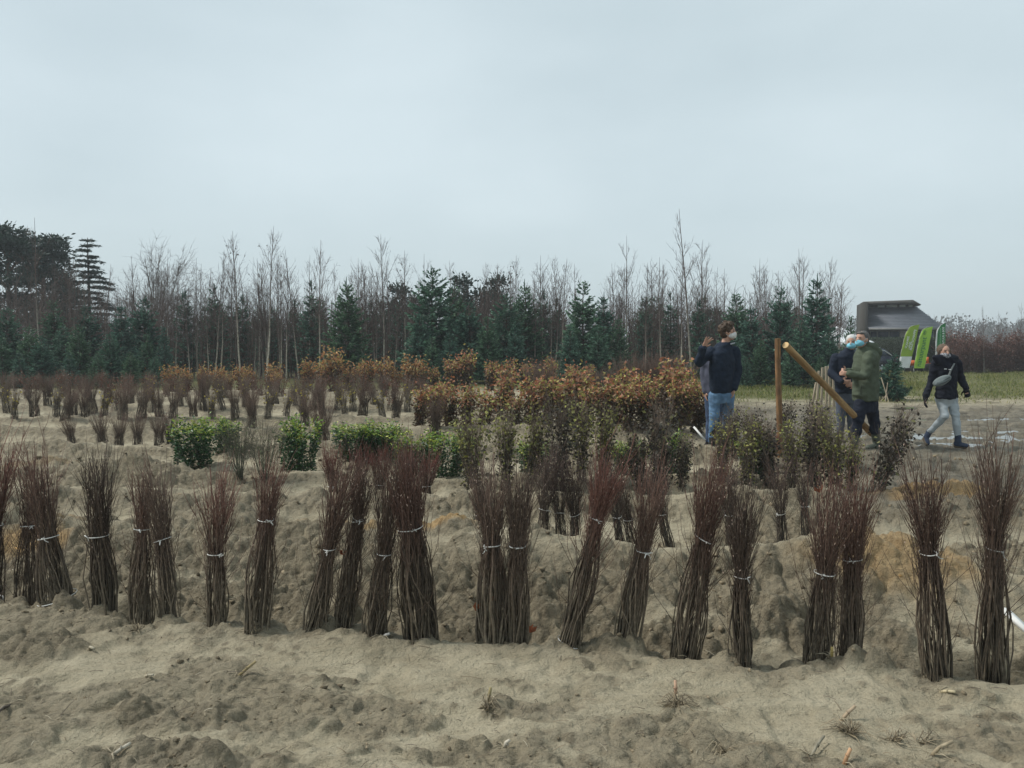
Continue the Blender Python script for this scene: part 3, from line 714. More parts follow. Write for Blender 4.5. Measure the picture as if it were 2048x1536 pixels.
b_grsh = [bundle_meshes(680 + k, 1.0, 0.12, 0.07, 0.08, 0.34, 46, twigs=11, sides=3, leaf=dict(n=110, lo=0.3, hi=1.0, L=0.035, w=0.022, off=0.08, cols=[(0.16, 0.19, 0.08), (0.25, 0.25, 0.15), (0.10, 0.13, 0.06)], p=[2, 1, 2]), stray=10, fan=2.2, low=(0.085, 0.088, 0.06), mid=(0.10, 0.10, 0.07), top=(0.13, 0.115, 0.085)) for k in range(2)]
# ---- olive-leaved and dark-leaved bundles standing between the front rows and the people
G4 = "leafy olive bundles in the third row"
MID = [("o", 945, 1000, 940, 806, "olive-leaved bundle left of all, above the thin dark bundle"), ("o", 1012, 985, 1006, 812, "second olive-leaved bundle behind the twin bundles"),
       ("o", 1062, 978, 1070, 805, "third olive-leaved bundle, greenish tips above twin bundles"), ("d", 1120, 985, 1116, 800, "dark bushy leaved bundle behind the pair in the second trench"),
       ("o", 1165, 975, 1162, 790, "tall olive bundle with brown top left of the shadowed gap"), ("o", 1210, 978, 1216, 800, "olive bundle just left of the dark leafy clump"),
       ("d", 1318, 990, 1322, 800, "tall dark leafy clump hung with grey dead leaves"), ("d", 1285, 985, 1268, 850, "low dark clump leaning left of the grey-leaved one"),
       ("d", 1362, 982, 1372, 862, "low dark clump right of the grey-leaved tall one"), ("o", 1445, 975, 1448, 830, "thin olive bundle in front of the jeans of the waving person"),
       ("o", 1492, 985, 1496, 815, "olive bundle just right of the waving person's legs"), ("d", 1538, 985, 1530, 835, "dark leafy bundle before the upright timber post"),
       ("o", 1582, 985, 1590, 830, "olive bundle before the foot of the upright post"), ("d", 1628, 985, 1634, 815, "dark leafy bundle under the leaning timber pole"),
       ("o", 1672, 990, 1668, 830, "olive bundle before the boots of the masked pair"), ("o", 1702, 985, 1712, 862, "low olive bundle touching the green jacket man's boots"),
       ("d", 1748, 1000, 1822, 808, "big dark shrub bundle leaning right before the muddy yard")]
for i, (k, bx, by, ux, uy, lab) in enumerate(MID):
    src = b_olive[i % 4] if k == "o" else b_dark[i % 3]
    quick("leafy_sapling_bundle", bx, by, ux, uy, src, None, 0.05, lab, G4, spin=i * 0.9, Y=ground_Y(by, 0.0))
# a few small ones round the post
G4b = "dark wilted bundles near the timber post"
for i, (bx, by, ux, uy, Y, lab) in enumerate([(1470, 915, 1468, 810, 10.4, "wilted brown bundle at the waving person's boots"), (1518, 920, 1500, 812, 10.2, "wilted bundle left of the upright post"),
        (1548, 925, 1590, 800, 10.6, "dark wilted bundle leaning right against the upright post"), (1612, 920, 1630, 795, 10.3, "wilted bundle below the middle of the leaning pole"),
        (1655, 915, 1648, 800, 10.0, "grey stringy bundle crossing in front of the leaning pole"), (1520, 925, 1560, 850, 10.0, "reddish wilted bundle lying against the post foot")]):
    quick("wilted_sapling_bundle", bx, by, ux, uy, b_dark[i % 3] if i not in (4, 5) else (b_olive[0] if i == 4 else b_redb[0]), None, .05, lab, G4b, spin=i, Y=Y)

# ---- evergreen bushes
G5 = "evergreen hedge plants set out in a row"
EVER = [(388, 935, 388, 838, 1.0, "leftmost round dark green evergreen bush"), (452, 918, 452, 840, 0.85, "pale half-hidden evergreen bush behind the grey-green shrub"),
        (598, 945, 598, 836, 0.95, "square evergreen bush with bright tips standing alone"), (708, 925, 708, 846, 1.0, "evergreen bush left of the pair above the red clump"),
        (760, 925, 762, 846, 1.0, "evergreen bush right of the pair above the red clump"), (825, 950, 825, 864, 1.0, "evergreen bush behind the fattest bundle's top"),
        (902, 962, 902, 864, 0.95, "dark evergreen bush beside the olive bundles"), (1072, 955, 1072, 884, 0.8, "evergreen bush glimpsed between olive bundles behind twins"),
        (1258, 960, 1255, 884, 0.85, "evergreen bush left of the dark grey-leaved clump"), (1352, 962, 1350, 868, 0.9, "evergreen bush right of the dark grey-leaved clump"),
        (1510, 960, 1508, 880, 0.75, "small evergreen bush behind olive bundles near the post")]
for i, (bx, by, ux, uy, wsc, lab) in enumerate(EVER):
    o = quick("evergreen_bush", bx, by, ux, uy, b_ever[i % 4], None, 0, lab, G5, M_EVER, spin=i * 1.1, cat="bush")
    s = o.scale[2]; px_w = (45 if i not in (1, 9) else 36) * wsc * o.location.y / F
    o.scale = (px_w / 0.30, px_w / 0.30, s)
G6 = "grey-green thorny shrubs by the evergreen row"
for i, (bx, by, ux, uy, lab) in enumerate([(478, 978, 470, 838, "grey-green twiggy shrub with arching stems, left"), (528, 970, 530, 842, "grey-green twiggy shrub behind the stout tilted bundle")]):
    quick("thorny_shrub", bx, by, ux, uy, b_grsh[i], None, 0, lab, G6, Y=8.7, cat="shrub")

# ---- far rows of bare bundles on the left
def far_row(pxs, by, top, meshes, label, group, hv=8, lean=10, seed=1, Yoff=0.0, name="sapling_bundle", mleaf=None):
    R = np.random.default_rng(seed)
    for i, px in enumerate(pxs):
        y_ = by + R.uniform(-4, 4)
        quick(name, px, y_, px + R.normal(0, lean), top + R.uniform(-hv, hv), meshes[int(R.integers(len(meshes)))], None, .05, label.format(nth(i + 1)), group, mleaf, spin=R.uniform(0, 6))
far_row([148, 208, 238, 276, 318, 338], 896, 828, b_bare, "{} of the small grey bundles left of the evergreen bushes", "small grey bundles left of the evergreens", 7, 6, 3)
far_row([28, 70, 112, 128, 170, 205, 245, 282, 320, 345, 388, 424, 470, 505, 535, 570, 606, 645, 690, 724, 766, 792, 838], 846, 768, b_bare + b_yell[:2],
        "{} brown bundle from the left in the row behind the evergreens", "brown bundles in the row behind the evergreens", 9, 8, 4)
far_row([15, 95, 145, 187, 232, 262, 305, 362, 408, 445, 490, 552, 590, 628, 672, 706, 748, 782, 815], 826, 757, b_bare + b_yell + b_redb[:1],
        "{} brown bundle from the left in the next row back", "brown bundles in the next row back", 8, 8, 5)
far_row([8, 55, 100, 130, 172, 215, 250, 292, 335, 372, 410, 452, 487, 521, 560, 600, 640, 680, 725, 770, 812, 850], 800, 745, b_redb + b_bare[:2],
        "{} reddish bundle from the left in the third row from the forest", "reddish bundles near the forest", 7, 6, 6)
far_row([30, 75, 118, 160, 205, 255, 300], 782, 744, b_redb, "{} low reddish bundle along the foot of the spruces", "low reddish bundles along the spruces", 5, 4, 7)
# ---- golden beech hedge plants far back
far_row([350, 378, 405, 432, 458, 484, 510, 536, 556], 784, 737, b_gold, "{} gold-topped leafy bundle from the left before the birch trunks", "gold-topped bundles before the birch trunks", 11, 9, 8, name="leafy_sapling_bundle")
G7 = "tall gold-leaved bundles before the trees"
GOLDS = [(612, 782, 628, 730), (640, 784, 652, 718), (672, 784, 668, 704), (694, 782, 702, 716), (735, 784, 738, 716), (768, 784, 768, 722), (790, 784, 796, 730), (818, 784, 822, 714), (838, 782, 846, 730), (872, 782, 872, 730), (902, 784, 905, 716), (932, 784, 938, 712),
         (978, 786, 984, 716), (1018, 786, 1022, 724), (1048, 786, 1052, 712), (1098, 786, 1104, 714), (1140, 786, 1142, 736), (1174, 786, 1178, 724)]
for i, (bx, by, ux, uy) in enumerate(GOLDS):
    uy += ((i * 7) % 11 - 5) * 2.2; ux += ((i * 5) % 9 - 4) * 1.5
    quick("leafy_sapling_bundle", bx, by, ux, uy, b_gold[i % 4] if i < 9 else b_rus[i % 4], None, 0, nth(i + 1) + " tall gold-brown leafy bundle from the left in the last row", G7, spin=i * 1.7)
# ---- russet leafy block right of the middle
G8 = "russet leafy bundles in the block left of the waving person"
RUS = [(838, 862, 845, 775), (868, 866, 872, 770), (900, 864, 902, 768), (930, 866, 936, 762), (965, 866, 966, 756), (1000, 866, 1006, 752), (1030, 868, 1028, 762), (1062, 866, 1066, 764), (1095, 868, 1098, 756), (1128, 866, 1130, 744), (1150, 868, 1156, 750),
       (1180, 866, 1180, 744), (1206, 868, 1204, 752), (1232, 866, 1236, 748), (1258, 868, 1256, 752), (1282, 866, 1286, 742), (1306, 868, 1310, 740), (1330, 866, 1332, 738), (1354, 868, 1358, 742), (1376, 866, 1384, 740), (1392, 866, 1396, 748)]
_rv = np.random.default_rng(91)
for i, (bx, by, ux, uy) in enumerate(RUS):
    uy += _rv.uniform(-20, 26); ux += _rv.normal(0, 11); by += _rv.uniform(-18, 10)
    quick("leafy_sapling_bundle", bx, by, ux, uy, b_rus[i % 4], None, 0, nth(i + 1) + " russet-leaved bundle from the left in the nearer russet row", G8, spin=i * 2.1)
G9 = "bare stakes of saplings rising behind the russet block"
for i, (px, top) in enumerate([(1020, 745), (1068, 725), (1090, 722), (1190, 735), (1228, 728), (1252, 712), (1282, 715), (1300, 708), (1322, 705), (1350, 712), (1372, 716)]):
    quick("sapling_bundle", px, 812, px + (i % 3 - 1) * 4, top, b_bare[i % 5], None, 0, nth(i + 1) + " tall pale bare bundle from the left behind the russet block", G9, spin=i)
G10 = "bare bundles among the evergreen row"
for i, (bx, by, ux, uy, lab) in enumerate([(648, 893, 640, 790, "tall bare bundle just right of the lone square evergreen bush"), (612, 868, 606, 785, "bare bundle behind the lone square evergreen bush"), (868, 882, 872, 790, "bare bundle between evergreens and the first russet plants"), (505, 872, 500, 782, "bare bundle behind the grey-green twiggy shrubs")]):
    quick("sapling_bundle", bx, by, ux, uy, b_bare[(i * 2) % 5], None, 0, lab, G10, spin=i * 1.4)
# ------------------------------------------------------------------ trees
M_NEEDLE = vcol_mat("spruce_needles", 0.6, 0.3, 0.15, 3.0, trans=0.1)
M_BARK = vcol_mat("tree_bark", 0.85, 0.2, 0.25, 12.0)
M_BIRCH = vcol_mat("birch_bark", 0.8, 0.25, 0.35, 9.0)

def spruce_meshes(seed, H=5.0, Rb=1.25, dense=1.0, bare=0.0, hue=0.5):
    R = np.random.default_rng(seed)
    tr, cr = MB(), MB()
    k = 8; z = np.linspace(0, H, k)
    wob = np.cumsum(R.normal(0, 0.012, (k, 2)), 0)
    tr.tubes(np.stack([wob[:, 0], wob[:, 1], z], 1), 0.075 * (1 - z / H) ** 0.9 * H / 5 + 0.008, 6, np.array((0.075, 0.058, 0.045)))
    zs = []; zz = 0.10 * H
    while zz < 0.97 * H:
        zs.append(zz); zz += H * 0.030 * R.uniform(0.7, 1.3) * (1.0 if zz < 0.8 * H else 1.7)
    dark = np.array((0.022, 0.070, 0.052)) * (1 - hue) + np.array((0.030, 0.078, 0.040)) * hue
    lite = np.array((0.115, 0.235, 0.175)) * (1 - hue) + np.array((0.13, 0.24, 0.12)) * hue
    for z0 in zs:
        t = z0 / H
        nb = int(R.integers(6, 9) if t < 0.8 else R.integers(3, 6))
        a0 = R.uniform(0, 6.3)
        for j in range(nb):
            a = a0 + j * 2 * math.pi / nb + R.normal(0, 0.25)
            L = Rb * 1.25 * ((1 - t) ** 0.72) * R.uniform(0.6, 1.2) + 0.10
            if t < 0.15: L *= 0.85
            up = -0.12 + 0.95 * t ** 2.2 + R.normal(0, 0.08)
            d = np.array([math.cos(a), math.sin(a), up])
            s = np.linspace(0, 1, 5)[:, None]
            p = np.array([0, 0, z0]) + d * L * s + np.array([0, 0, 1]) * (0.22 * L * s ** 2.2)
            cr.tubes(p[None], np.linspace(0.016, 0.006, 5)[None] * (0.7 + 0.3 * L), 3, np.array((0.06, 0.05, 0.038)))
            if R.uniform() < bare: continue
            m = max(6, int(L * 32 * dense))
            f = R.uniform(0.10, 1.0, m) ** 0.75
            q = np.array([0, 0, z0]) + d * (L * f)[:, None] + np.array([0, 0, 1]) * (0.22 * L * f ** 2.2)[:, None]
            side = np.array([-math.sin(a), math.cos(a), 0]) * R.choice([-1, 1], m)[:, None]
            dd = side * R.uniform(0.3, 1.1, (m, 1)) + d * R.uniform(0.5, 1.0, (m, 1)) + np.array([0, 0, 1]) * R.uniform(-0.45, 0.35, (m, 1))
            l = R.uniform(0.13, 0.27, m) * (1.05 - 0.45 * f) * (0.7 + 0.4 * min(L, 1.2)) * 1.25
            c = lerp3(dark, lite, np.clip(f ** 1.5 * R.uniform(0.1, 1.5, m), 0, 1)) * R.uniform(0.7, 1.3, (m, 1))
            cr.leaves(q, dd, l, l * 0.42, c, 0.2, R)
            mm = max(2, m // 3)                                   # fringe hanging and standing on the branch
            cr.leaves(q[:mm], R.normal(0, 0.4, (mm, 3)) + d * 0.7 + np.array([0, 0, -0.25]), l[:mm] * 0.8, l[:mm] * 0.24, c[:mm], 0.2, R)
    # leader with upward shoots
    for j in range(int(R.integers(1, 4))):
        b = np.array([R.normal(0, .06), R.normal(0, .06), H * R.uniform(0.88, 0.97)])
        e = b + np.array([R.normal(0, .04), R.normal(0, .04), R.uniform(0.35, 0.75)])
        cr.tubes(np.array([[b, (b + e) / 2, e]]), np.array([[0.034, 0.030, 0.014]]), 4, dark * 1.1)
        for _ in range(4):
            q = b + (e - b) * R.uniform(0, 0.6); a = R.uniform(0, 6.3)
            cr.tubes(np.array([[q, q + np.array([math.cos(a) * .12, math.sin(a) * .12, .12]) * R.uniform(.7, 1.8)]]), np.array([[0.022, 0.012]]), 3, dark * 1.1)
    return tr.mesh("trunk"), cr.mesh("crown")

def birch_meshes(seed, H=7.0, leaf=0, nbr=34, spread=1.0, pale=1.0, rb=0.040, fork=False):
    R = np.random.default_rng(seed)
    tr, cr = MB(), MB()
    K = 11; s = np.linspace(0, 1, K)
    w = np.cumsum(R.normal(0, 0.018 * H / 7, (K, 2)), 0) + s[:, None] * R.normal(0, 0.22, 2)
    w -= w[:1]
    ax = np.stack([w[:, 0], w[:, 1], s * H], 1)
    colT = lerp3(np.array((0.40, 0.365, 0.30)) * pale, np.array((0.115, 0.09, 0.08)), np.clip((s - 0.22) / 0.33, 0, 1))
    tr.tubes(ax[None], (rb * (1 - s) ** 0.9 + 0.0055)[None], 7, colT[None])
    # dark scars on the bark
    for _ in range(14):
        f = R.uniform(0.02, 0.5); c = np.array([np.interp(f, s, ax[:, i]) for i in range(3)]); r = rb * (1 - f) ** .8 + .0105; a = R.uniform(3.3, 6.1)
        tr.tubes(np.array([[c + np.array([math.cos(a - .5) * r, math.sin(a - .5) * r, 0]), c + np.array([math.cos(a) * r * 1.05, math.sin(a) * r * 1.05, .004]), c + np.array([math.cos(a + .5) * r, math.sin(a + .5) * r, .0])]]), 0.011, 3, np.array((0.05, 0.045, 0.04)))
    f = R.uniform(0.24, 0.90, nbr); a = R.uniform(0, 2 * math.pi, nbr)
    b0 = np.stack([np.interp(f, s, ax[:, i]) for i in range(3)], 1)
    L = (0.36 * H * (1 - f) ** 0.9 + 0.25) * R.uniform(0.55, 1.15, nbr) * spread
    out = np.stack([np.cos(a), np.sin(a), 0 * a], 1)
    el = R.uniform(1.1, 2.6, nbr)[:, None]
    d = out + np.array([0, 0, 1]) * el; d /= np.linalg.norm(d, axis=1, keepdims=True)
    S4 = np.linspace(0, 1, 5)
    br = b0[:, None] + d[:, None] * (L[:, None] * S4)[..., None] + np.array([0, 0, 1.0]) * (0.18 * L[:, None] * S4 ** 2)[..., None] + np.cumsum(R.normal(0, 0.014, (nbr, 5, 3)), 1) * (S4 > 0)[None, :, None]
    tw = np.array((0.105, 0.078, 0.070))
    cr.tubes(br, np.linspace(0.0100, 0.0042, 5)[None] * (0.55 + 0.22 * L[:, None]), 3, tw)
    # twigs
    m = nbr * 7
    i = R.integers(0, nbr, m); g = R.uniform(0.15, 1.0, m); kk = np.clip((g * 4).astype(int), 0, 3); fr = (g * 4 - kk)[:, None]
    p0 = br[i, kk] * (1 - fr) + br[i, kk + 1] * fr
    dd = d[i] * 0.8 + R.normal(0, 0.5, (m, 3)) + np.array([0, 0, 0.35])
    dd /= np.linalg.norm(dd, axis=1, keepdims=True)
    l = R.uniform(0.12, 0.42, m)[:, None] * (0.5 + 0.4 * L[i][:, None])
    p1 = p0 + dd * l * 0.55; p2 = p1 + (dd + R.normal(0, 0.25, (m, 3)) + np.array([0, 0, 0.1])) * l * 0.5
    cr.tubes(np.stack([p0, p1, p2], 1), np.array([[0.0048, 0.004, 0.003]]), 3, tw * R.uniform(0.8, 1.25, (m, 1, 1)))
    if leaf:
        q = np.concatenate([br[:, -1], p2])[R.integers(0, nbr + m, leaf)]
        q = q[np.argsort(-q[:, 2])]
        cr.leaves(q, R.normal(0, 1, (len(q), 3)) + np.array([0, 0, -1]), 0.085, 0.06, np.array((0.075, 0.065, 0.04)), 0.2, R)
    return tr.mesh("trunk"), cr.mesh("crown")

def place_tree(name, px, top_py, Y, src, H, lab, cat, group, mt, mc, spin=0.0, wsc=1.0, lean=0.0):
    z = P(px, top_py, Y).z
    o = empty(name, (X(px, Y), Y, gz(X(px, Y), Y) - 0.05)); s = z / H
    o.scale = (s * wsc, s * wsc, s); o.rotation_euler = (0, lean, spin)
    link("trunk", src[0], mt, o); link("crown", src[1], mc, o)
    return tag(o, lab, cat, group)

spr = [spruce_meshes(700 + k, 5.0, [1.25, 1.1, 1.4, 1.0, 1.2][k], 1.0, 0.0, [0.2, 0.7, 0.4, 0.1, 0.9][k]) for k in range(5)]
spr_thin = [spruce_meshes(710 + k, 5.0, 0.8, 0.75, 0.35, 0.3) for k in range(2)]
GS = "young spruces along the forest edge"
SPR = [(18, 606, 32.0, 1), (62, 640, 30.0, 1), (112, 588, 34.0, 1), (160, 640, 30.5, 1), (176, 598, 35.0, 1), (222, 655, 30.2, 1), (246, 598, 34.0, 1), (292, 584, 35.0, 1.0), (296, 655, 31.0, 0.9), (-30, 600, 31.0, 1),
       (140, 690, 28.9, 1.2), (40, 690, 28.8, 1.2), (262, 690, 29.2, 1.1), (330, 640, 34.0, 0.7), (86, 660, 29.6, 1.1), (196, 690, 28.8, 1.1), (5, 660, 29.4, 1.1), (310, 700, 28.9, 0.9), (130, 640, 32.5, 1),
       (696, 556, 33.5, 0.95), (866, 526, 33.0, 1.0), (840, 615, 32.0, 0.9), (908, 562, 36.0, 0.9), (940, 590, 32.5, 1.05), (975, 620, 31.5, 1.0), (1012, 578, 34.0, 1.0), (1050, 560, 35.0, 0.9), (1030, 640, 32.0, 1),
       (1166, 550, 32.5, 1.0), (1140, 640, 31.0, 0.9), (1206, 580, 34.0, 0.95), (1196, 640, 31.0, 1.0), (1236, 625, 33.0, 0.9),
       (1470, 575, 32.5, 0.95), (1500, 602, 31.5, 1.05), (1460, 650, 29.5, 1.0), (1520, 665, 29.4, 0.9), (1558, 560, 31.5, 0.75), (1630, 545, 31.0, 0.95), (1600, 630, 29.6, 0.9), (1655, 650, 29.3, 0.9), (1580, 668, 28.8, 0.9), (1698, 618, 28.0, 0.5), (900, 650, 30.8, 1), (865, 660, 30.6, 1), (1490, 700, 28.6, .9), (1640, 700, 28.4, 1.0)]
SPR.sort(key=lambda s: s[0])
for i, (px, top, Y, w) in enumerate(SPR):
    nb = sum(1 for q in SPR[:i + 1])
    place_tree("spruce_tree", px, top + 12, Y, spr[i % 5], 5.0, nth(nb) + " spruce from the left along the edge of the young forest", "spruce tree", GS, M_BARK, M_NEEDLE, i * 1.9, w)
GT = "thin spruce tops poking out of the bare thicket"
for i, (px, top, Y) in enumerate([(372, 572, 37), (432, 556, 37), (486, 582, 38), (545, 600, 38), (592, 590, 38), (626, 548, 36), (742, 592, 38), (800, 590, 37), (1086, 572, 37), (1112, 585, 38), (1290, 592, 37), (1340, 572, 37), (1396, 590, 36), (1432, 605, 38), (1652, 600, 36)]):
    place_tree("spruce_tree", px, top + 10, Y, spr_thin[i % 2], 5.0, nth(i + 1) + " thin spruce from the left rising out of the bare thicket", "spruce tree", GT, M_BARK, M_NEEDLE, i, 0.9)

GD = "dark spruces deep inside the thicket"
_rd = np.random.default_rng(17); _pd = np.sort(np.concatenate([_rd.uniform(330, 840, 12), _rd.uniform(1040, 1480, 8), _rd.uniform(1500, 1660, 4)]))
for i, px in enumerate(_pd):
    place_tree("spruce_tree", px, _rd.uniform(592, 640), _rd.uniform(42, 52), spr[i % 5], 5.0, nth(i + 1) + " half-hidden dark spruce from the left deep inside the thicket", "spruce tree", GD, M_BARK, M_NEEDLE, i * 1.3, 1.0)
bir = [birch_meshes(740 + k, 7.0, [0, 16, 0, 12, 0, 0][k], [30, 38, 34, 42, 28, 50][k], [0.9, 1.0, 0.75, 1.1, 0.8, 1.0][k], [1, 1.05, 0.8, 1.0, 0.6, 0.9][k]) for k in range(6)]
GB = "bare birches standing above the young forest"
BIR = [(80, 425, 33.5, 0, "tall pale birch in front of the dark pine clump"), (148, 492, 34, 3, "birch with pale forked trunk between the left spruces"), (205, 520, 35, 2, "thin birch before the layered cedar"),
       (272, 505, 36, 3, "thin birch left of the grey domed tree"), (300, 540, 35, 4, "short birch at the right end of the left spruces"), (352, 545, 35, 2, "slim birch in front of grey domed tree"), (395, 510, 35.5, 4, "slim grey birch right of the domed tree"),
       (430, 492, 35, 2, "birch with leaning twin trunk left of the leafy-tipped one"), (482, 455, 34, 1, "tall birch with a few leaves left of the tallest leafy-tipped birch"), (533, 440, 33.5, 1, "tall birch with dead leaves at its very top"),
       (560, 500, 36, 4, "slim birch right of the tall leafy-tipped birch"), (598, 492, 35, 2, "grey birch between leafy-tipped birch and brown spruce"), (640, 470, 34, 3, "white-stemmed birch behind the brown thin spruce"), (672, 520, 36, 4, "small birch left of the lone green spruce"),
       (730, 530, 36, 4, "thin birch right of the lone green spruce"), (770, 458, 33.5, 5, "bushy birch with many stems left of the central spruces"), (812, 495, 35, 1, "birch with last leaves beside the tallest central spruce"), (848, 500, 37, 0, "birch top showing behind the tallest central spruce"),
       (1022, 520, 37, 4, "thin birch behind the middle spruces"), (1120, 510, 34, 1, "birch with dead leaves left of the pointed spruce"), (1150, 520, 37, 4, "faint birch behind the pointed spruce"), (1254, 462, 34, 0, "slender tall birch right of the pointed spruce"), (1290, 520, 36, 2, "small birch right of the slender tall one"),
       (1322, 505, 34, 3, "white-stemmed curving birch left of the tallest birch"), (1384, 408, 33.5, 2, "tallest birch of all, above the waving person"), (1402, 470, 36, 5, "broad birch crowding the tallest one"), (1446, 530, 35, 4, "birch top behind the waving person's head"),
       (1510, 510, 37, 3, "birch with leafy tips left of the timber post"), (1535, 520, 37, 1, "leafy-tipped birch above the timber post"), (1594, 490, 33, 3, "birch with dead leaves between two right-hand spruces"), (1676, 548, 32, 3, "leaning bare birch left of the house gable"), (1648, 560, 34, 0, "small bare birch between the last spruces before the house"),
       (1968, 606, 44, 2, "small bare birch among the reddish shrubs by the far wood"), (1994, 618, 46, 4, "thinner bare birch among reddish shrubs by the far wood"), (2040, 600, 45, 0, "bare birch at the picture's right edge above the shrubs")]
for i, (px, top, Y, k, lab) in enumerate(BIR):
    place_tree("birch_tree", px, top, Y, bir[k], 7.15, lab, "birch tree", GB, M_BIRCH, M_BARK, i * 2.4, 1.0 if Y < 40 else 0.8)
# smaller birches filling the edge
R_ = np.random.default_rng(77)
GB2 = "slender young birches in the thicket"
small = np.sort(np.concatenate([R_.uniform(335, 850, 40), R_.uniform(1040, 1460, 30), R_.uniform(850, 1040, 8), R_.uniform(1470, 1660, 12), R_.uniform(20, 330, 8)]))
for i, px in enumerate(small):
    place_tree("birch_tree", px, R_.uniform(500, 585), R_.uniform(34.5, 40), bir[int(R_.integers(6))], 7.15, nth(i + 1) + " slender young birch from the left in the bare thicket", "birch tree", GB2, M_BIRCH, M_BARK, R_.uniform(0, 6), R_.uniform(0.8, 1.1), R_.normal(0, 0.03))

# ---- the thicket: bare stems and twigs nobody could count
def thicket(x0, x1, y0, y1, n, h0, h1, seed, col, tw=14, rt=0.007):
    R = np.random.default_rng(seed); mb = MB()
    y = R.uniform(y0, y1, n); x = R.uniform(x0, x1, n) * y / y0
    H = R.uniform(h0, h1, n) * (0.8 + 0.45 * vnoise(x * 0.5, y * 0, 3))
    s = np.linspace(0, 1, 5)
    ax = np.stack([x, y, 0 * x - 0.1], 1)[:, None] + np.stack([0 * s, 0 * s, s], 1)[None] * H[:, None, None] + np.cumsum(R.normal(0, 0.05, (n, 5, 3)) * [1, 1, 0], 1) + (s[None, :, None] * R.normal(0, 0.16, (n, 1, 3)) * [1, 1, 0])
    c = np.array(col) * R.uniform(0.6, 1.5, (n, 1, 1))
    mb.tubes(ax, (0.020 * R.uniform(0.6, 1.4, n))[:, None] * (1.05 - 0.75 * s)[None], 3, np.broadcast_to(c, (n, 5, 3)))
    m = n * tw
    i = np.repeat(np.arange(n), tw); f = R.uniform(0.10, 0.98, m) * 4; k = np.clip(f.astype(int), 0, 3); fr = (f - k)[:, None]
    p0 = ax[i, k] * (1 - fr) + ax[i, k + 1] * fr
    a = R.uniform(0, 6.3, m); d = np.stack([np.cos(a), np.sin(a), R.uniform(0.5, 2.0, m)], 1); d /= np.linalg.norm(d, axis=1, keepdims=True)
    l = R.uniform(0.25, 0.8, m)[:, None]
    p1 = p0 + d * l * 0.5 + R.normal(0, 0.03, (m, 3)); p2 = p1 + (d + R.normal(0, 0.3, (m, 3))) * l * 0.5
    mb.tubes(np.stack([p0, p1, p2], 1), np.array([[rt, rt * 0.85, rt * 0.5]]), 3, np.array(col) * R.uniform(0.6, 1.5, (m, 1, 1)))
    return mb
tag(thicket(-28, 15.4, 36, 52, 3300, 2.3, 4.3, 21, (0.098, 0.074, 0.063), 11, 0.0095).build("thicket", M_BARK), "dense purplish-brown thicket of bare saplings behind the birch trunks", "thicket", kind="stuff")

# ---- large old trees far left
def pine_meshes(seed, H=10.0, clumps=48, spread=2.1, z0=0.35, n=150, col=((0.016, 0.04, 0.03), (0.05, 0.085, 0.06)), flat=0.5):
    R = np.random.default_rng(seed); tr, cr = MB(), MB()
    s = np.linspace(0, 1, 8); ax = np.stack([0.15 * np.sin(3 * s), 0.1 * s, s * H * 0.95], 1)
    tr.tubes(ax[None], (0.17 * (1 - s) + 0.03)[None], 7, np.array((0.10, 0.072, 0.055)))
    for _ in range(clumps):
        f = R.uniform(z0, 1.0); r = spread * (1.05 - 0.75 * (f - z0) / (1 - z0)) * math.sqrt(R.uniform(0.25, 1)); a = R.uniform(0, 6.3)
        c = np.array([math.cos(a) * r, math.sin(a) * r, f * H])
        b = np.array([0.1, 0, (f - 0.10) * H])
        tr.tubes(np.array([[b, (b + c) / 2 + R.normal(0, 0.1, 3), c]]), np.array([[0.05, 0.035, 0.015]]), 4, np.array((0.09, 0.065, 0.05)))
        sz = R.uniform(0.26, 0.50)
        p = c + R.normal(0, 1, (n, 3)) * [sz * .75, sz * .75, sz * flat]
        d = (p - c) + np.array([0, 0, 0.5]) * sz + R.normal(0, 0.2, (n, 3))
        l = R.uniform(0.16, 0.34, n)
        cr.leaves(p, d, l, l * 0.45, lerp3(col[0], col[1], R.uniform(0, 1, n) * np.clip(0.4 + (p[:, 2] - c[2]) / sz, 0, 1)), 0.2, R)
    return tr.mesh("trunk"), cr.mesh("crown")
def cedar_meshes(seed=5, H=10.0):
    R = np.random.default_rng(seed); tr, cr = MB(), MB()
    s = np.linspace(0, 1, 6); tr.tubes(np.stack([0 * s, 0 * s, s * H], 1)[None], (0.18 * (1 - s) + 0.02)[None], 7, np.array((0.085, 0.07, 0.06)))
    for z in np.arange(0.18 * H, 0.99 * H, 0.040 * H):
        t = z / H
        for j in range(7):
            a = R.uniform(0, 6.3); L = (2.9 * (1 - t) ** 0.8 + 0.25) * R.uniform(0.6, 1.1)
            e = np.array([math.cos(a) * L, math.sin(a) * L, z + 0.06 * L])
            S = np.linspace(0, 1, 5)[:, None]; p = np.array([0, 0, z]) * (1 - S) + e * S + np.array([0, 0, 1]) * (0.22 * L * S * (1 - S)) - np.array([0, 0, 1]) * .12 * L * S ** 3
            cr.tubes(p[None], np.linspace(0.035, 0.012, 5)[None], 3, np.array((0.055, 0.045, 0.04)))
            m = int(120 * L); f = R.uniform(0.15, 1.0, m)
            q = np.stack([np.interp(f, S[:, 0], p[:, i]) for i in range(3)], 1) + R.normal(0, 1, (m, 3)) * [.10, .10, .035] * (0.6 + L * 0.4)
            cr.leaves(q, R.normal(0, 1, (m, 3)) * [1, 1, .3] + np.array([math.cos(a), math.sin(a), -0.25]), R.uniform(0.12, 0.26, m), 0.06, lerp3((0.018, 0.038, 0.03), (0.05, 0.075, 0.06), R.uniform(0, 1, m)), 0.15, R)
    return tr.mesh("trunk"), cr.mesh("crown")
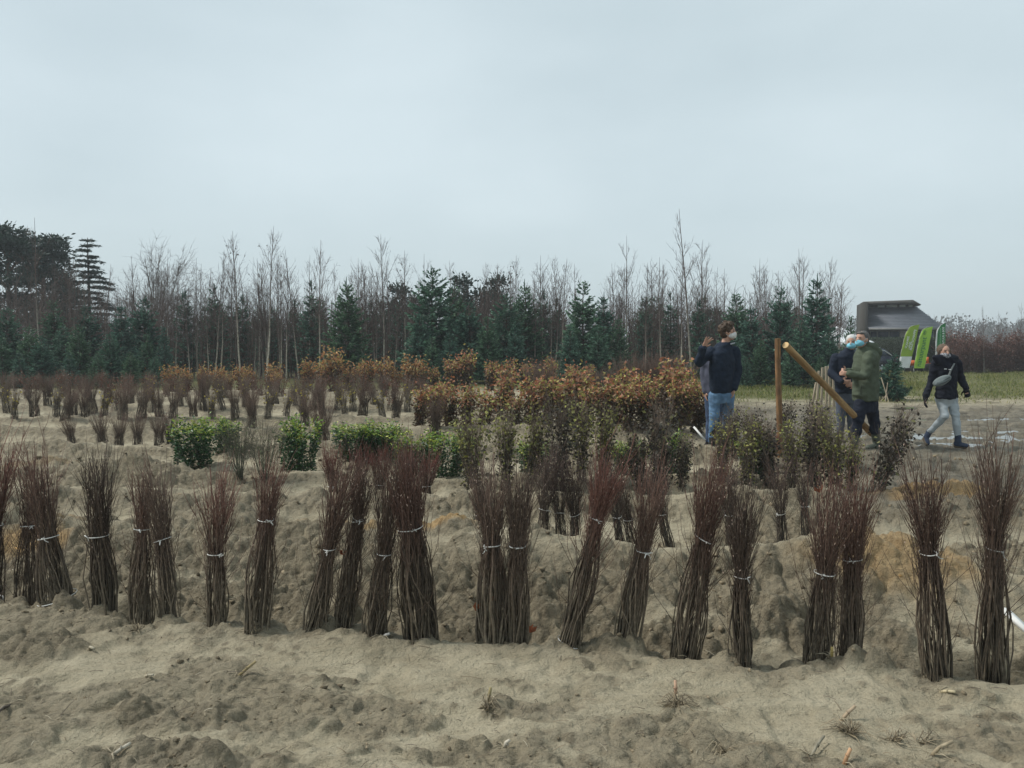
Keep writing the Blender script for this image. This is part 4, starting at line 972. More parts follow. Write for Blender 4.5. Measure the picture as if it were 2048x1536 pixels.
def dome_meshes(seed=9, H=8.0, W=2.8):
    R = np.random.default_rng(seed); tr, cr = MB(), MB()
    s = np.linspace(0, 1, 5); tr.tubes(np.stack([0 * s, 0 * s, s * H * .45], 1)[None], (0.16 * (1 - .6 * s))[None], 7, np.array((0.16, 0.14, 0.12)))
    n = 26; a = R.uniform(0, 6.3, n); el = R.uniform(0.15, 1.5, n)
    e = np.stack([np.cos(a) * np.cos(el) * W, np.sin(a) * np.cos(el) * W, H * .42 + np.sin(el) * H * .55], 1)
    b = np.stack([0 * a, 0 * a, H * R.uniform(.22, .45, n)], 1)
    S = np.linspace(0, 1, 6)
    br = b[:, None] * (1 - S)[None, :, None] + e[:, None] * S[None, :, None] + np.cumsum(R.normal(0, .06, (n, 6, 3)), 1)
    tr.tubes(br, np.linspace(.05, .014, 6)[None], 4, np.array((0.15, 0.13, 0.115)))
    p = br.reshape(-1, 3); 
    for lev, (cnt, l0, l1, r) in enumerate([(420, .5, 1.3, .014), (3400, .3, .8, .008)]):
        q = p[R.integers(n * 2 if lev == 0 else 0, len(p), cnt)]
        d = (q - np.array([0, 0, H * .4])); d /= np.linalg.norm(d, axis=1, keepdims=True) + .01
        d = d + R.normal(0, .55, (cnt, 3)); d[:, 2] -= .25 * lev
        l = R.uniform(l0, l1, cnt)[:, None]; m = q + d * l * .5 + R.normal(0, .03, (cnt, 3)); t = m + d * l * .5 - np.array([0, 0, .18]) * l * lev
        cr.tubes(np.stack([q, m, t], 1), np.array([[r, r * .8, r * .5]]), 3, np.array((0.16, 0.142, 0.13)) * R.uniform(.75, 1.25, (cnt, 1, 1)))
        p = np.concatenate([m, t])
    return tr.mesh("trunk"), cr.mesh("crown")
GP = "old trees behind the left spruces"
_pm = [pine_meshes(1), pine_meshes(2, spread=2.0, z0=0.3), pine_meshes(3, 6.0, 40, 1.9, 0.3)]
for px, top, Y, k, w, lab in [(28, 446, 50, 0, 1.25, "big dark pine at the picture's left edge"), (98, 462, 53, 1, 1.3, "dark pine clump behind the tall pale birch"), (-40, 470, 52, 1, 1.2, "dark pine beyond the left edge of the forest"), (128, 540, 56, 0, 1.1, "lower dark pine between the pine clump and the cedar")]:
    place_tree("pine_tree", px, top, Y, _pm[k], 10.3, lab, "pine tree", GP, M_BARK, M_NEEDLE, px, w)
place_tree("cedar_tree", 182, 474, 52, cedar_meshes(), 10.0, "cedar with flat layered branches rising above the left spruces", "cedar tree", GP, M_BARK, M_NEEDLE, 0.7, 1.15)
place_tree("domed_tree", 318, 522, 56, dome_meshes(), 8.0, "broad grey leafless tree with rounded finely twigged crown", "bare tree", GP, M_BARK, M_BARK, 0, 1.0)
for px, top, Y, w, lab in [(938, 556, 47, 0.9, "dark clumpy pine behind the central spruces"), (990, 556, 48, 0.75, "smaller clumpy pine right behind the central spruces"), (812, 572, 50, 0.95, "blue-grey conifer clump left of the tallest central spruce"), (1440, 620, 44, 1.0, "dark pine hidden behind the waving person's spruces")]:
    place_tree("pine_tree", px, top, Y, _pm[2], 6.2, lab, "pine tree", "pines behind the central spruces", M_BARK, M_NEEDLE, px, w)
# ------------------------------------------------------------------ beyond the yard: house, hedge, flags, car, far wood
def plain(name, c, rough=0.6, spec=0.4, metal=0.0, var=0.12, scale=6.0, bump=0.0):
    c = np.array(c); return noise_mat(name, tuple(c * (1 - var)), tuple(np.minimum(c * (1 + var), 1)), scale, rough, spec, 3, bump, metal=metal)
M_SLATE = noise_mat("roof_slates", (0.075, 0.085, 0.10), (0.12, 0.13, 0.15), 3.0, 0.6, 0.4, stretch=(1, 1, 14), bump=0.4, bdist=0.02)
M_WALLB = plain("brown_brick", (0.048, 0.045, 0.040), 0.9, 0.2, var=0.2, scale=20)
M_WALLP = plain("pale_panel", (0.36, 0.34, 0.30), 0.8)
M_GLASSD = plain("dark_window_glass", (0.03, 0.045, 0.08), 0.12, 0.6)
M_GLASSL = plain("roof_window_glass", (0.80, 0.84, 0.86), 0.15, 0.8, var=0.03)  # brightness of the sky in the lantern panes is painted in as near-white colour
M_FRAME = plain("grey_window_frame", (0.16, 0.16, 0.16), 0.6)
house = empty("house", (29.0, 62.0, 0))
def hb(name, m, x0, x1, y0, y1, z0, z1, par=None):
    b = MB(); b.box(((x0 + x1) / 2, (y0 + y1) / 2, (z0 + z1) / 2), (x1 - x0, y1 - y0, z1 - z0))
    o = b.build(name, m, par or house)
    if not par: o.location = (-29.0, -62.0, 0)
    return o
hb("wall", M_WALLB, 28.95, 34.2, 63.3, 67.5, 0, 2.93); hb("gable_wall", M_WALLB, 28.5, 28.88, 62.3, 67.6, 0, 5.06)
r = MB()
V = [(28.9, 62.2, 2.95), (34.3, 62.2, 2.95), (34.3, 68.0, 2.95), (28.9, 68.0, 2.95), (28.9, 65.6, 4.75), (32.85, 65.6, 4.75), (32.85, 66.4, 4.75), (28.9, 66.4, 4.75)]
r.add(V, None, [[0, 1, 5, 4], [1, 2, 6, 5], [2, 3, 7, 6], [3, 0, 4, 7], [4, 5, 6, 7], [3, 2, 1, 0]])
roof = r.build("roof", M_SLATE, house); roof.location = (-29, -62, 0)
for k in range(14):                                        # slate courses
    t0 = k / 14; y0 = 62.2 + 3.4 * t0; z0 = 2.95 + 1.8 * t0
    b = MB(); b.box((28.9 + (34.25 - 1.4 * t0 - 28.9) / 2, y0 + 0.10, z0 + 0.07), (34.25 - 1.4 * t0 - 28.9, 0.25, 0.03), Euler((math.atan2(1.8, 3.4), 0, 0)).to_matrix())
    b.build("slate_course", M_SLATE, roof)
hb("fascia", M_FRAME, 28.95, 34.35, 62.1, 62.2, 2.80, 2.97)
hb("roof_lantern", M_FRAME, 28.95, 32.7, 65.75, 66.3, 4.6, 5.0)
for x0, x1 in [(29.95, 30.48), (30.62, 31.43), (31.6, 32.06), (32.26, 32.6)]:
    w = hb("window", M_FRAME, x0 - .03, x1 + .03, 65.70, 65.75, 4.74, 4.98); hb("pane", M_GLASSL, x0, x1, 65.67, 65.69, 4.77, 4.95, w)
s = MB(); s.add([(28.7, 64.2, 4.98), (32.6, 64.2, 4.98), (32.9, 64.2, 4.80), (33.0, 64.2, 4.88), (32.4, 64.2, 5.28), (28.7, 64.2, 5.2)] + [(28.7, 66.8, 4.98), (32.6, 66.8, 4.98), (32.9, 66.8, 4.80), (33.0, 66.8, 4.88), (32.4, 66.8, 5.28), (28.7, 66.8, 5.2)], None,
              [[0, 1, 4, 5], [1, 2, 3, 4], [11, 10, 7, 6], [10, 9, 8, 7], [5, 4, 10, 11], [0, 6, 7, 1], [1, 7, 8, 2], [2, 8, 9, 3], [3, 9, 10, 4], [0, 5, 11, 6]])
so = s.build("upper_roof", plain("upper_roof_cladding", (0.085, 0.08, 0.072), 0.8), house); so.location = (-29, -62, 0)
for x0, x1 in [(29.2, 29.65), (29.75, 30.5), (30.6, 31.28), (32.1, 32.9), (33.0, 33.75)]:
    w = hb("window", M_FRAME, x0 - .05, x1 + .05, 63.22, 63.28, 1.5, 2.72); hb("pane", M_GLASSD, x0, x1, 63.18, 63.20, 1.55, 2.68, w)
hb("panel", M_WALLP, 31.36, 32.02, 63.2, 63.28, 0.3, 2.75)
house.location.x = 28.76; house.rotation_euler.z = math.radians(-19)
tag(house, "slate-roofed house with flat-topped roof lantern behind the clipped hedge", "house")

# clipped hedge
hx0, hx1, hY, hH = X(1735, 50), X(1905, 50), 50.0, 2.08
hed = empty("hedge", ((hx0 + hx1) / 2, hY, 0)); W = (hx1 - hx0)
b = MB(); b.box((0, 0, hH / 2 - 0.05), (W - 0.1, 1.0, hH - 0.1)); b.build("core", plain("hedge_core", (0.02, 0.03, 0.018), 0.9), hed)
R = np.random.default_rng(3); n = 9000
p = np.stack([R.uniform(-W / 2, W / 2, n), R.uniform(-0.55, -0.45, n), R.uniform(0, hH, n)], 1); kt = n // 5; p[:kt, 1] = R.uniform(-.5, .5, kt); p[:kt, 2] = hH - R.uniform(0, .08, kt)
b = MB(); b.leaves(p, R.normal(0, 1, (n, 3)) + np.array([0, -.8, .3]), R.uniform(.06, .12, n), .05, lerp3((0.018, 0.035, 0.02), (0.045, 0.075, 0.035), R.uniform(0, 1, n)), .2, R)
tag(b.build("leaves", M_EVER, hed), kind="stuff")
tag(hed, "straight clipped dark green hedge behind the flags", "hedge")

# feather flags
def font_text(body, size, m, parent, name="lettering", bold=0.0):
    cu = bpy.data.curves.new("lettering", 'FONT'); cu.body = body; cu.size = size; cu.extrude = 0.004; cu.offset = bold
    cu.resolution_u = 2
    tmp = bpy.data.objects.new("tmp_text", cu); COL.objects.link(tmp)
    dg = bpy.context.evaluated_depsgraph_get()
    me = bpy.data.meshes.new_from_object(tmp.evaluated_get(dg))
    bpy.data.objects.remove(tmp); bpy.data.curves.remove(cu)
    me.materials.clear()
    return link(name, me, m, parent)
def up_text(body, p0, p1, Y, m, parent, bold=0.0, fill=1.0):
    """lettering that reads upwards from pixel p0 to p1"""
    a, c = P(*p0, Y), P(*p1, Y); L = (c - a).length
    o = font_text(body, 1.0, m, parent, bold=bold)
    wdt = max(v.co.x for v in o.data.vertices); s = L / wdt
    d = (c - a).normalized(); up = Vector((-d.z, 0, d.x)); nrm = d.cross(up)
    M = Matrix((d, up, nrm)).transposed().to_4x4(); M.translation = a - parent.location
    o.matrix_local = M @ Matrix.Diagonal((s, s * fill, 1, 1))
M_WHITE = plain("flag_white", (0.72, 0.74, 0.74), 0.8, var=0.03)
def flag(pl, white_from, col, Y, lab, base_px, white_edge=False):
    """pl: left edge points (px,py) top to bottom, right edge straight from tip to foot"""
    left, tip, foot = pl
    ys = np.linspace(tip[1], foot[1], 30); yl = [q[1] for q in left]; xl = [q[0] for q in left]
    base = P(base_px, 745, Y); base.z = 0
    o = empty("feather_flag", base); o.location.z = gz(base.x, Y)
    mcloth = plain("flag_cloth", col, 0.75, var=0.05, scale=3)
    def strip(name, y0, y1, m, f0=0.0, f1=1.0):
        b = MB(); rows = [y for y in np.linspace(y0, y1, 24)]; V = []
        for y in rows:
            l = np.interp(y, yl, xl); rr = tip[0] + (foot[0] - tip[0]) * (y - tip[1]) / (foot[1] - tip[1])
            for j in range(7):
                f = f0 + (f1 - f0) * j / 6; q = P(l + (rr - l) * f, y, Y) - o.location
                q.y += 0.012 * math.sin(y * 0.25 + j); V.append(tuple(q))
        n = len(rows); Vb = [(x, yy + 0.012, z) for x, yy, z in V]; N = len(V)
        Q = [[r_ * 7 + j, (r_ + 1) * 7 + j, (r_ + 1) * 7 + j + 1, r_ * 7 + j + 1] for r_ in range(n - 1) for j in range(6)]
        Q2 = [[a + N for a in reversed(q)] for q in Q]
        Q3 = [[r_ * 7, r_ * 7 + N, (r_ + 1) * 7 + N, (r_ + 1) * 7] for r_ in range(n - 1)] + [[r_ * 7 + 6, (r_ + 1) * 7 + 6, (r_ + 1) * 7 + 6 + N, r_ * 7 + 6 + N] for r_ in range(n - 1)]
        b.add(V + Vb, None, Q + Q2 + Q3); return b.build(name, m, o, True)
    strip("cloth", tip[1], white_from or foot[1], mcloth)
    if white_from: strip("white_band", white_from + 0.05, foot[1], M_WHITE)
    if white_edge: 
        w = strip("white_hem", tip[1] + .3, foot[1], M_WHITE, -0.14, 0.02); w.location.y = -0.006
    b = MB(); pts = [P(x - 0.4, y, Y + 0.02) - o.location for x, y in left]
    pts.append(Vector((0, 0, -0.3))); pts = np.array([tuple(q) for q in pts])
    for i in range(len(pts) - 1): b.tubes(np.array([[pts[i], pts[i + 1]]]), 0.014, 6, np.array((0.3, 0.3, 0.3)), True)
    b.build("pole", M_STEM, o)
    tag(o, lab, "flag", "feather flags before the hedge")
    return o
YF = 42.0
f1 = flag(([(1838, 649), (1829, 650), (1820, 654), (1813, 664), (1809, 676), (1804, 698), (1800, 716), (1799, 736)], (1839, 649), (1819, 736)), 713, (0.27, 0.40, 0.045), YF, "olive-green feather flag with white lettering and white foot", 1799)
up_text("VLAAMSE", (1813.5, 697), (1819, 673), YF - 0.05, M_WHITE, f1, 0.01); up_text("LAND", (1819.5, 699), (1822.5, 684), YF - 0.05, M_WHITE, f1, 0.01); up_text("MAATSCHAPPIJ", (1823.5, 701), (1832.5, 660), YF - 0.05, M_WHITE, f1, 0.01)
f2 = flag(([(1865, 653), (1854, 654), (1845, 660), (1840.6, 670), (1836, 690), (1828, 736.5)], (1866, 653), (1849, 736.5)), None, (0.33, 0.56, 0.06), YF + 0.6, "bright lime-green feather flag with dark green lettering and round emblem", 1828)
M_DKG = plain("flag_dark_green", (0.04, 0.19, 0.07), 0.8, var=0.03)
up_text("natuurpunt", (1841, 734), (1853.5, 675), YF + 0.55, M_DKG, f2, 0.005, 1.0)
e = MB(); c = P(1849.5, 665, YF + 0.55) - f2.location; a = np.linspace(0, 2 * math.pi, 25)
e.tubes(np.stack([c.x + .09 * np.cos(a[:13]), c.y + 0 * a[:13], c.z + .11 * np.sin(a[:13])], 1)[None], 0.012, 4, np.array((0.04, 0.2, 0.08))); e.tubes(np.stack([c.x + .09 * np.cos(a[12:]), c.y + 0 * a[12:], c.z + .11 * np.sin(a[12:])], 1)[None], 0.012, 4, np.array((0.04, 0.2, 0.08)))
e.tubes(np.array([[(c.x - .05, c.y, c.z - .06), (c.x, c.y, c.z + .02), (c.x + .05, c.y, c.z + .05)], [(c.x + .02, c.y, c.z - .08), (c.x, c.y, c.z), (c.x - .04, c.y, c.z + .07)]]), 0.012, 4, np.array((0.04, 0.2, 0.08)))
e.build("emblem", M_LEAF, f2)
f3 = flag(([(1890, 646), (1881.6, 650), (1876, 660), (1874, 674), (1873, 714), (1873, 738)], (1891, 646), (1891, 738)), 700, (0.03, 0.20, 0.06), YF + 1.5, "dark green feather flag with white hem and white lettering", 1873, True)
up_text("AGENTSCHAP VOOR", (1882, 692), (1882.5, 656), YF + 1.42, plain("flag_pale_green", (0.25, 0.5, 0.3), .8), f3, 0.0, 1.0); up_text("NATUUR & BOS", (1888.5, 692), (1888.5, 654), YF + 1.42, M_WHITE, f3, 0.012, 1.0)

# parked car, side on, mostly hidden behind the two masked men
car = empty("parked_car", (X(1700, 44), 44, 0))
M_CARP = plain("navy_car_paint", (0.012, 0.018, 0.04), 0.25, 0.6, var=0.05); M_CHROME = plain("chrome_strip", (0.75, 0.77, 0.78), 0.2, 0.7, 0.8, 0.05)
M_RUB = plain("black_rubber", (0.015, 0.015, 0.016), 0.8); M_RIM = plain("alloy_rim", (0.55, 0.56, 0.58), 0.3, 0.5, 0.7)
def prism(prof, w0, w1, name, m, par, taper=None):
    b = MB(); n = len(prof); V = []
    for s_ in (-1, 1):
        for x, z in prof: V.append((x, s_ * (taper(z) if taper else w0 / 2), z))
    Q = [[i, (i + 1) % n, (i + 1) % n + n, i + n] for i in range(n)]
    cx = sum(q[0] for q in prof) / n; cz = sum(q[1] for q in prof) / n
    V += [(cx, -(taper(cz) if taper else w0 / 2), cz), (cx, (taper(cz) if taper else w0 / 2), cz)]
    T = [[(i + 1) % n, i, 2 * n] for i in range(n)] + [[i + n, (i + 1) % n + n, 2 * n + 1] for i in range(n)]
    b.add(V, T, Q); return b.build(name, m, par)
tp = lambda z: 0.88 - max(0, z - 0.85) * 0.30
prism([(-2.25, 0.32), (-2.28, 0.62), (-2.1, 0.80), (-1.1, 0.93), (2.18, 0.98), (2.28, 0.80), (2.26, 0.36), (2.1, 0.26), (-2.1, 0.26)], 1.76, 0, "body", M_CARP, car, tp)
prism([(-1.15, 0.94), (-0.35, 1.38), (0.4, 1.46), (1.55, 1.40), (2.15, 0.985)], 1.7, 0, "cabin", M_CARP, car, lambda z: tp(z) - 0.005)
for q in ([(-0.95, 0.97), (-0.28, 1.33), (0.05, 1.36), (0.05, 0.98)], [(0.12, 0.98), (0.12, 1.365), (0.95, 1.35), (1.0, 0.99)], [(1.08, 0.99), (1.05, 1.34), (1.5, 1.30), (1.85, 1.0)]):
    prism(q, 1.7, 0, "side_window", M_GLASSD, car, lambda z: tp(z) + 0.004)
ch = MB(); ch.tubes(np.array([[(-0.3, -0.76, 1.36), (0.5, -0.75, 1.41), (1.2, -0.77, 1.37), (1.55, -0.79, 1.29), (1.95, -0.85, 1.01)]]), 0.022, 5); ch.build("chrome_strip", M_CHROME, car)
rr = MB(); rr.tubes(np.array([[(-0.2, -0.60, 1.46), (0.4, -0.60, 1.53), (1.4, -0.60, 1.46)]]), 0.02, 5); rr.build("roof_rail", M_CHROME, car)
for x in (-1.45, 1.35):
    for sy in (-1, 1):
        w = MB(); a = np.linspace(0, 2 * math.pi, 19)[:-1]; V = []
        for r_, yy in ((0.20, -.10), (0.30, -.11), (0.32, -.08), (0.32, .08), (0.30, .11), (0.20, .10)): V += [(math.cos(t) * r_, yy, math.sin(t) * r_) for t in a]
        w.add(V, None, [[k * 18 + j, k * 18 + (j + 1) % 18, (k + 1) * 18 + (j + 1) % 18, (k + 1) * 18 + j] for k in range(5) for j in range(18)])
        wo = w.build("wheel", M_RUB, car, True); wo.location = (x, sy * 0.80, 0.32)
        rm = MB()
        for s5 in range(5): rm.box((math.cos(s5 * 1.257) * .1, -0.09 * -sy, math.sin(s5 * 1.257) * .1), (.2, .03, .05), Euler((0, -s5 * 1.257, 0)).to_matrix())
        rm.build("rim", M_RIM, wo)
for sy in (-1, 1):
    b = MB(); b.box((2.245, sy * .68, .84), (.09, .3, .16)); b.build("tail_light", plain("tail_light_red", (.3, .02, .02), .3), car)
    b = MB(); b.box((-2.2, sy * .62, .68), (.16, .36, .12)); b.build("headlight", M_GLASSL, car)
car.location.z = gz(car.location.x, 44)
tag(car, "dark navy estate car parked behind the masked men", "car")

# white pop-up tent
tent = empty("market_tent", (X(1674, 39), 39, gz(X(1674, 39), 39)))
M_TENT = plain("white_tent_fabric", (0.74, 0.76, 0.77), 0.7, var=0.06, scale=3, bump=0.3)
b = MB(); b.add([(-1.25, -1.25, 1.75), (1.25, -1.25, 1.75), (1.25, 1.25, 1.75), (-1.25, 1.25, 1.75), (0, 0, 2.58)] + [(x * .55, y * .55, 2.06) for x, y in ((-1.25, -1.25), (1.25, -1.25), (1.25, 1.25), (-1.25, 1.25))],
               [[5, 6, 4], [6, 7, 4], [7, 8, 4], [8, 5, 4]], [[0, 1, 6, 5], [1, 2, 7, 6], [2, 3, 8, 7], [3, 0, 5, 8]]); b.build("canopy", M_TENT, tent)
for x0, y0, x1, y1 in ((-1.25, -1.25, 1.25, -1.25), (1.25, -1.25, 1.25, 1.25), (-1.25, 1.25, 1.25, 1.25), (-1.25, -1.25, -1.25, 1.25)):
    b = MB(); b.box(((x0 + x1) / 2, (y0 + y1) / 2, 1.62), (abs(x1 - x0) + .02 or .02, abs(y1 - y0) + .02, .24)); b.build("valance", M_TENT, tent)
for x in (-1.22, 1.22):
    for y in (-1.22, 1.22):
        b = MB(); b.box((x, y, .8), (.05, .05, 1.6)); b.build("leg", M_FRAME, tent)
tag(tent, "white pop-up market tent behind the right-hand spruces", "tent")

# orange garden tractor between the flags
mow = empty("garden_tractor", (X(1836, 45), 45, gz(X(1836, 45), 45)))
M_OR = plain("orange_paint", (0.62, 0.13, 0.02), 0.4)
b = MB(); b.box((-.35, 0, .55), (.55, .5, .30)); b.build("hood", M_OR, mow)
b = MB(); b.box((.28, 0, .48), (.6, .6, .14)); b.box((.45, 0, .72), (.12, .42, .36)); b.build("seat_base", M_OR, mow)
b = MB(); b.box((.34, 0, .62), (.34, .40, .08)); b.build("seat", M_RUB, mow)
b = MB(); b.tubes(np.array([[(-.1, 0, .6), (.02, 0, .95)]]), .02, 6); b.box((.03, 0, .96), (.05, .34, .04)); b.build("steering_wheel", M_RUB, mow)
for x, r_ in ((-.45, .2), (.4, .27)):
    for sy in (-1, 1):
        a = np.linspace(0, 2 * math.pi, 15)[:-1]; V = [(math.cos(t) * q, y_, math.sin(t) * q) for q, y_ in ((.06, -.09), (r_, -.08), (r_, .08), (.06, .09)) for t in a]
        w = MB(); w.add(V, None, [[k * 14 + j, k * 14 + (j + 1) % 14, (k + 1) * 14 + (j + 1) % 14, (k + 1) * 14 + j] for k in range(3) for j in range(14)])
        o = w.build("wheel", M_RUB, mow, True); o.location = (x, sy * .36, r_)
tag(mow, "small orange garden tractor glimpsed behind the flags", "tractor")

# reddish-brown beech shrubs on the right
def shrub_meshes(seed, n=2300):
    R = np.random.default_rng(seed); st, lv = MB(), MB(); m = 90
    a = R.uniform(0, 6.3, m); r0 = R.uniform(0, .35, m); r1 = R.uniform(.2, 1.15, m); H = R.uniform(.65, 1.0, m) * 2.3
    S = np.linspace(0, 1, 5); r = r0[:, None] + (r1 - r0)[:, None] * S ** 1.3
    p = np.stack([np.cos(a)[:, None] * r, np.sin(a)[:, None] * r, H[:, None] * S], -1) + np.cumsum(R.normal(0, .035, (m, 5, 3)), 1)
    st.tubes(p, np.linspace(.014, .005, 5)[None], 3, np.array((.09, .065, .055)))
    i = R.integers(0, m, n); f = R.uniform(.6, 4, n); k = np.clip(f.astype(int), 0, 3); q = p[i, k] * (1 - (f - k))[:, None] + p[i, k + 1] * (f - k)[:, None] + R.normal(0, .12, (n, 3))
    C = np.array([(.15, .075, .06), (.11, .055, .048), (.19, .10, .075), (.26, .18, .15)])[R.choice(4, n, p=[.4, .35, .18, .07])] * R.uniform(.7, 1.3, (n, 1))
    lv.leaves(q, R.normal(0, 1, (n, 3)) + np.array([0, 0, -.3]), R.uniform(.08, .14, n), .07, C, .2, R)
    return st.mesh("stems"), lv.mesh("leaves")
shr = [shrub_meshes(k) for k in (1, 2, 3)]
for i, (px, top, Y) in enumerate([(1893, 690, 43), (1908, 668, 46), (1925, 655, 44), (1945, 665, 46.5), (1962, 672, 44.5), (1985, 680, 46), (2005, 660, 44), (2026, 668, 45.5), (2048, 655, 44), (2072, 660, 45), (2098, 664, 44)]):
    o = empty("beech_shrub", (X(px, Y), Y, gz(X(px, Y), Y) - .05)); z = P(px, top, Y).z / 2.3; o.scale = (z * .9, z * .9, z); o.rotation_euler.z = i * 1.3
    tag(link("stems", shr[i % 3][0], M_BARK, o), kind="stuff"); tag(link("leaves", shr[i % 3][1], M_LEAF, o), kind="stuff")
    tag(o, nth(i + 1) + " reddish-brown beech shrub counted from the hedge end", "shrub", "reddish beech shrubs beyond the grass")

# distant wood on the horizon
def distant_wood():
    R = np.random.default_rng(8); mb = MB(); n = 650
    x = R.uniform(60, 300, n); y = R.uniform(235, 300, n); H = (8.0 + 4.5 * fbm(x * .05, y * 0, 3, 4)) * R.uniform(.75, 1.1, n)
    S = np.linspace(0, 1, 3)
    mb.tubes(np.stack([x, y, 0 * x], 1)[:, None] + S[None, :, None] * np.stack([0 * x, 0 * x, H], 1)[:, None], np.array([[.16, .12, .03]]), 3, np.array((.07, .055, .05)))
    m = n * 40; i = np.repeat(np.arange(n), 40); f = R.uniform(.12, .98, m)
    q = np.stack([x[i], y[i], H[i] * f], 1) + R.normal(0, 1, (m, 3)) * [.8, .8, .4]
    d = R.normal(0, .5, (m, 3)) + np.array([0, 0, 1.2])
    mb.leaves(q, d, R.uniform(.5, 1.2, m), R.uniform(.3, .7, m), np.where((x[i] > 175)[:, None], np.array((.085, .062, .052)), np.array((.06, .062, .05))) * R.uniform(.7, 1.3, (m, 1)), .2, R)
    return mb
tag(distant_wood().build("distant_wood", M_BARK), "blue-grey leafless wood far off on the horizon behind the shrubs", "wood", kind="stuff")

# grass
def make_grass():
    R = np.random.default_rng(31); n = 60000
    y = R.uniform(19, 47, n); x = R.uniform(0.24, 0.80, n) * y
    h, soil, org, g, mud = terrain(x, y)
    tall = fbm(x * .5, y * .5, 3, 55)
    k = R.uniform(0, 1, n) < g * np.clip(0.25 + 1.3 * (tall - .3), 0.05, 1)
    x, y, h, tall = x[k], y[k], h[k], tall[k]; n = len(x)
    l = R.uniform(.06, .16, n) + 0.35 * np.clip(tall - .52, 0, 1) * R.uniform(.3, 1.8, n) * (y > 27)
    d = R.normal(0, .45, (n, 3)); d[:, 2] = 1
    C = np.array([(.13, .16, .04), (.20, .21, .06), (.30, .26, .12), (.10, .12, .035)])[R.choice(4, n, p=[.35, .3, .15, .2])] * R.uniform(.75, 1.25, (n, 1))
    mb = MB(); mb.leaves(np.stack([x, y, h - .01], 1), d, l, .018 + .03 * l, C, .15, R)
    return mb
tag(make_grass().build("grass", M_LEAF), "short yellowish meadow grass at the edge of the muddy yard", "grass", kind="stuff")

# the damp air
hz = MB(); hz.box((0, 310, 6.2), (1500, 900, 16.4)); hm = bpy.data.materials.new("damp_air"); hm.use_nodes = True
for nd in list(hm.node_tree.nodes):
    if nd.type == 'BSDF_PRINCIPLED': hm.node_tree.nodes.remove(nd)
pv = hm.node_tree.nodes.new("ShaderNodeVolumePrincipled"); pv.inputs["Color"].default_value = (0.92, 0.96, 1.0, 1); pv.inputs["Density"].default_value = 0.0011
hm.node_tree.links.new(pv.outputs[0], hm.node_tree.nodes["Material Output"].inputs["Volume"])
haze = tag(hz.build("haze", hm), kind="stuff"); haze["label"] = "thin damp winter haze over the whole field"; haze["category"] = "haze"
# ------------------------------------------------------------------ people
def _sphere(nu=16, nv=10):
    V = [(0, 0, 1)] + [(math.sin(math.pi * i / nv) * math.cos(2 * math.pi * j / nu), math.sin(math.pi * i / nv) * math.sin(2 * math.pi * j / nu), math.cos(math.pi * i / nv)) for i in range(1, nv) for j in range(nu)] + [(0, 0, -1)]
    T = [(0, 1 + j, 1 + (j + 1) % nu) for j in range(nu)]; Q = []
    for i in range(nv - 2):
        for j in range(nu):
            a = 1 + i * nu + j; b = 1 + i * nu + (j + 1) % nu; Q.append((a, a + nu, b + nu, b))
    L = len(V) - 1; T += [(L, 1 + (nv - 2) * nu + (j + 1) % nu, 1 + (nv - 2) * nu + j) for j in range(nu)]
    return np.array(V), T, Q
SPH = _sphere()
def ell(mb, c, r, rot=None):
    V = SPH[0] * np.asarray(r, float)
    if rot is not None: V = V @ np.asarray(rot).T
    mb.add(V + np.asarray(c, float), SPH[1], SPH[2])
def cap(mb, a, ra, b, rb):
    """tapered limb segment with rounded ends, closed"""
    a, b = np.asarray(a, float), np.asarray(b, float); d = b - a; L = np.linalg.norm(d); d = d / (L + 1e-9)
    ref = np.array([1.0, 0, 0]) if abs(d[2]) > 0.8 else np.array([0, 0, 1.0])
    u = np.cross(d, ref); u /= np.linalg.norm(u); v = np.cross(d, u)
    rings = []; n = 12
    for t in np.linspace(-90, 0, 5)[1:]: rings.append((a + d * ra * math.sin(math.radians(t)), ra * math.cos(math.radians(t))))
    for t in np.linspace(0, 90, 5)[:-1]: rings.append((b + d * rb * math.sin(math.radians(t)), rb * math.cos(math.radians(t))))
    an = np.arange(n) * 2 * math.pi / n
    V = [a - d * ra] + [c + r * (math.cos(t) * u + math.sin(t) * v) for c, r in rings for t in an] + [b + d * rb]
    T = [(0, 1 + (j + 1) % n, 1 + j) for j in range(n)]; Q = []
    for i in range(len(rings) - 1):
        for j in range(n): Q.append((1 + i * n + j, 1 + i * n + (j + 1) % n, 1 + (i + 1) * n + (j + 1) % n, 1 + (i + 1) * n + j))
    L_ = len(V) - 1; o = 1 + (len(rings) - 1) * n; T += [(L_, o + j, o + (j + 1) % n) for j in range(n)]
    mb.add(np.array(V), T, Q)
def chain(mb, pts):
    for (a, ra), (b, rb) in zip(pts[:-1], pts[1:]): cap(mb, a, ra, b, rb)
def loft(mb, secs, rot):
    """closed body of stacked ellipses: (centre, rx, ry)"""
    n = 20; a = np.arange(n) * 2 * math.pi / n; V = []
    for c, rx, ry in secs:
        e = np.stack([np.cos(a) * rx, np.sin(a) * ry, 0 * a], 1) @ np.asarray(rot).T; V.append(e + np.asarray(c))
    m = len(secs); V = np.concatenate(V + [np.array([secs[0][0], secs[-1][0]])])
    Q = [(i * n + j, i * n + (j + 1) % n, (i + 1) * n + (j + 1) % n, (i + 1) * n + j) for i in range(m - 1) for j in range(n)]
    T = [(m * n, (j + 1) % n, j) for j in range(n)] + [(m * n + 1, (m - 1) * n + j, (m - 1) * n + (j + 1) % n) for j in range(n)]
    mb.add(V, T, Q)
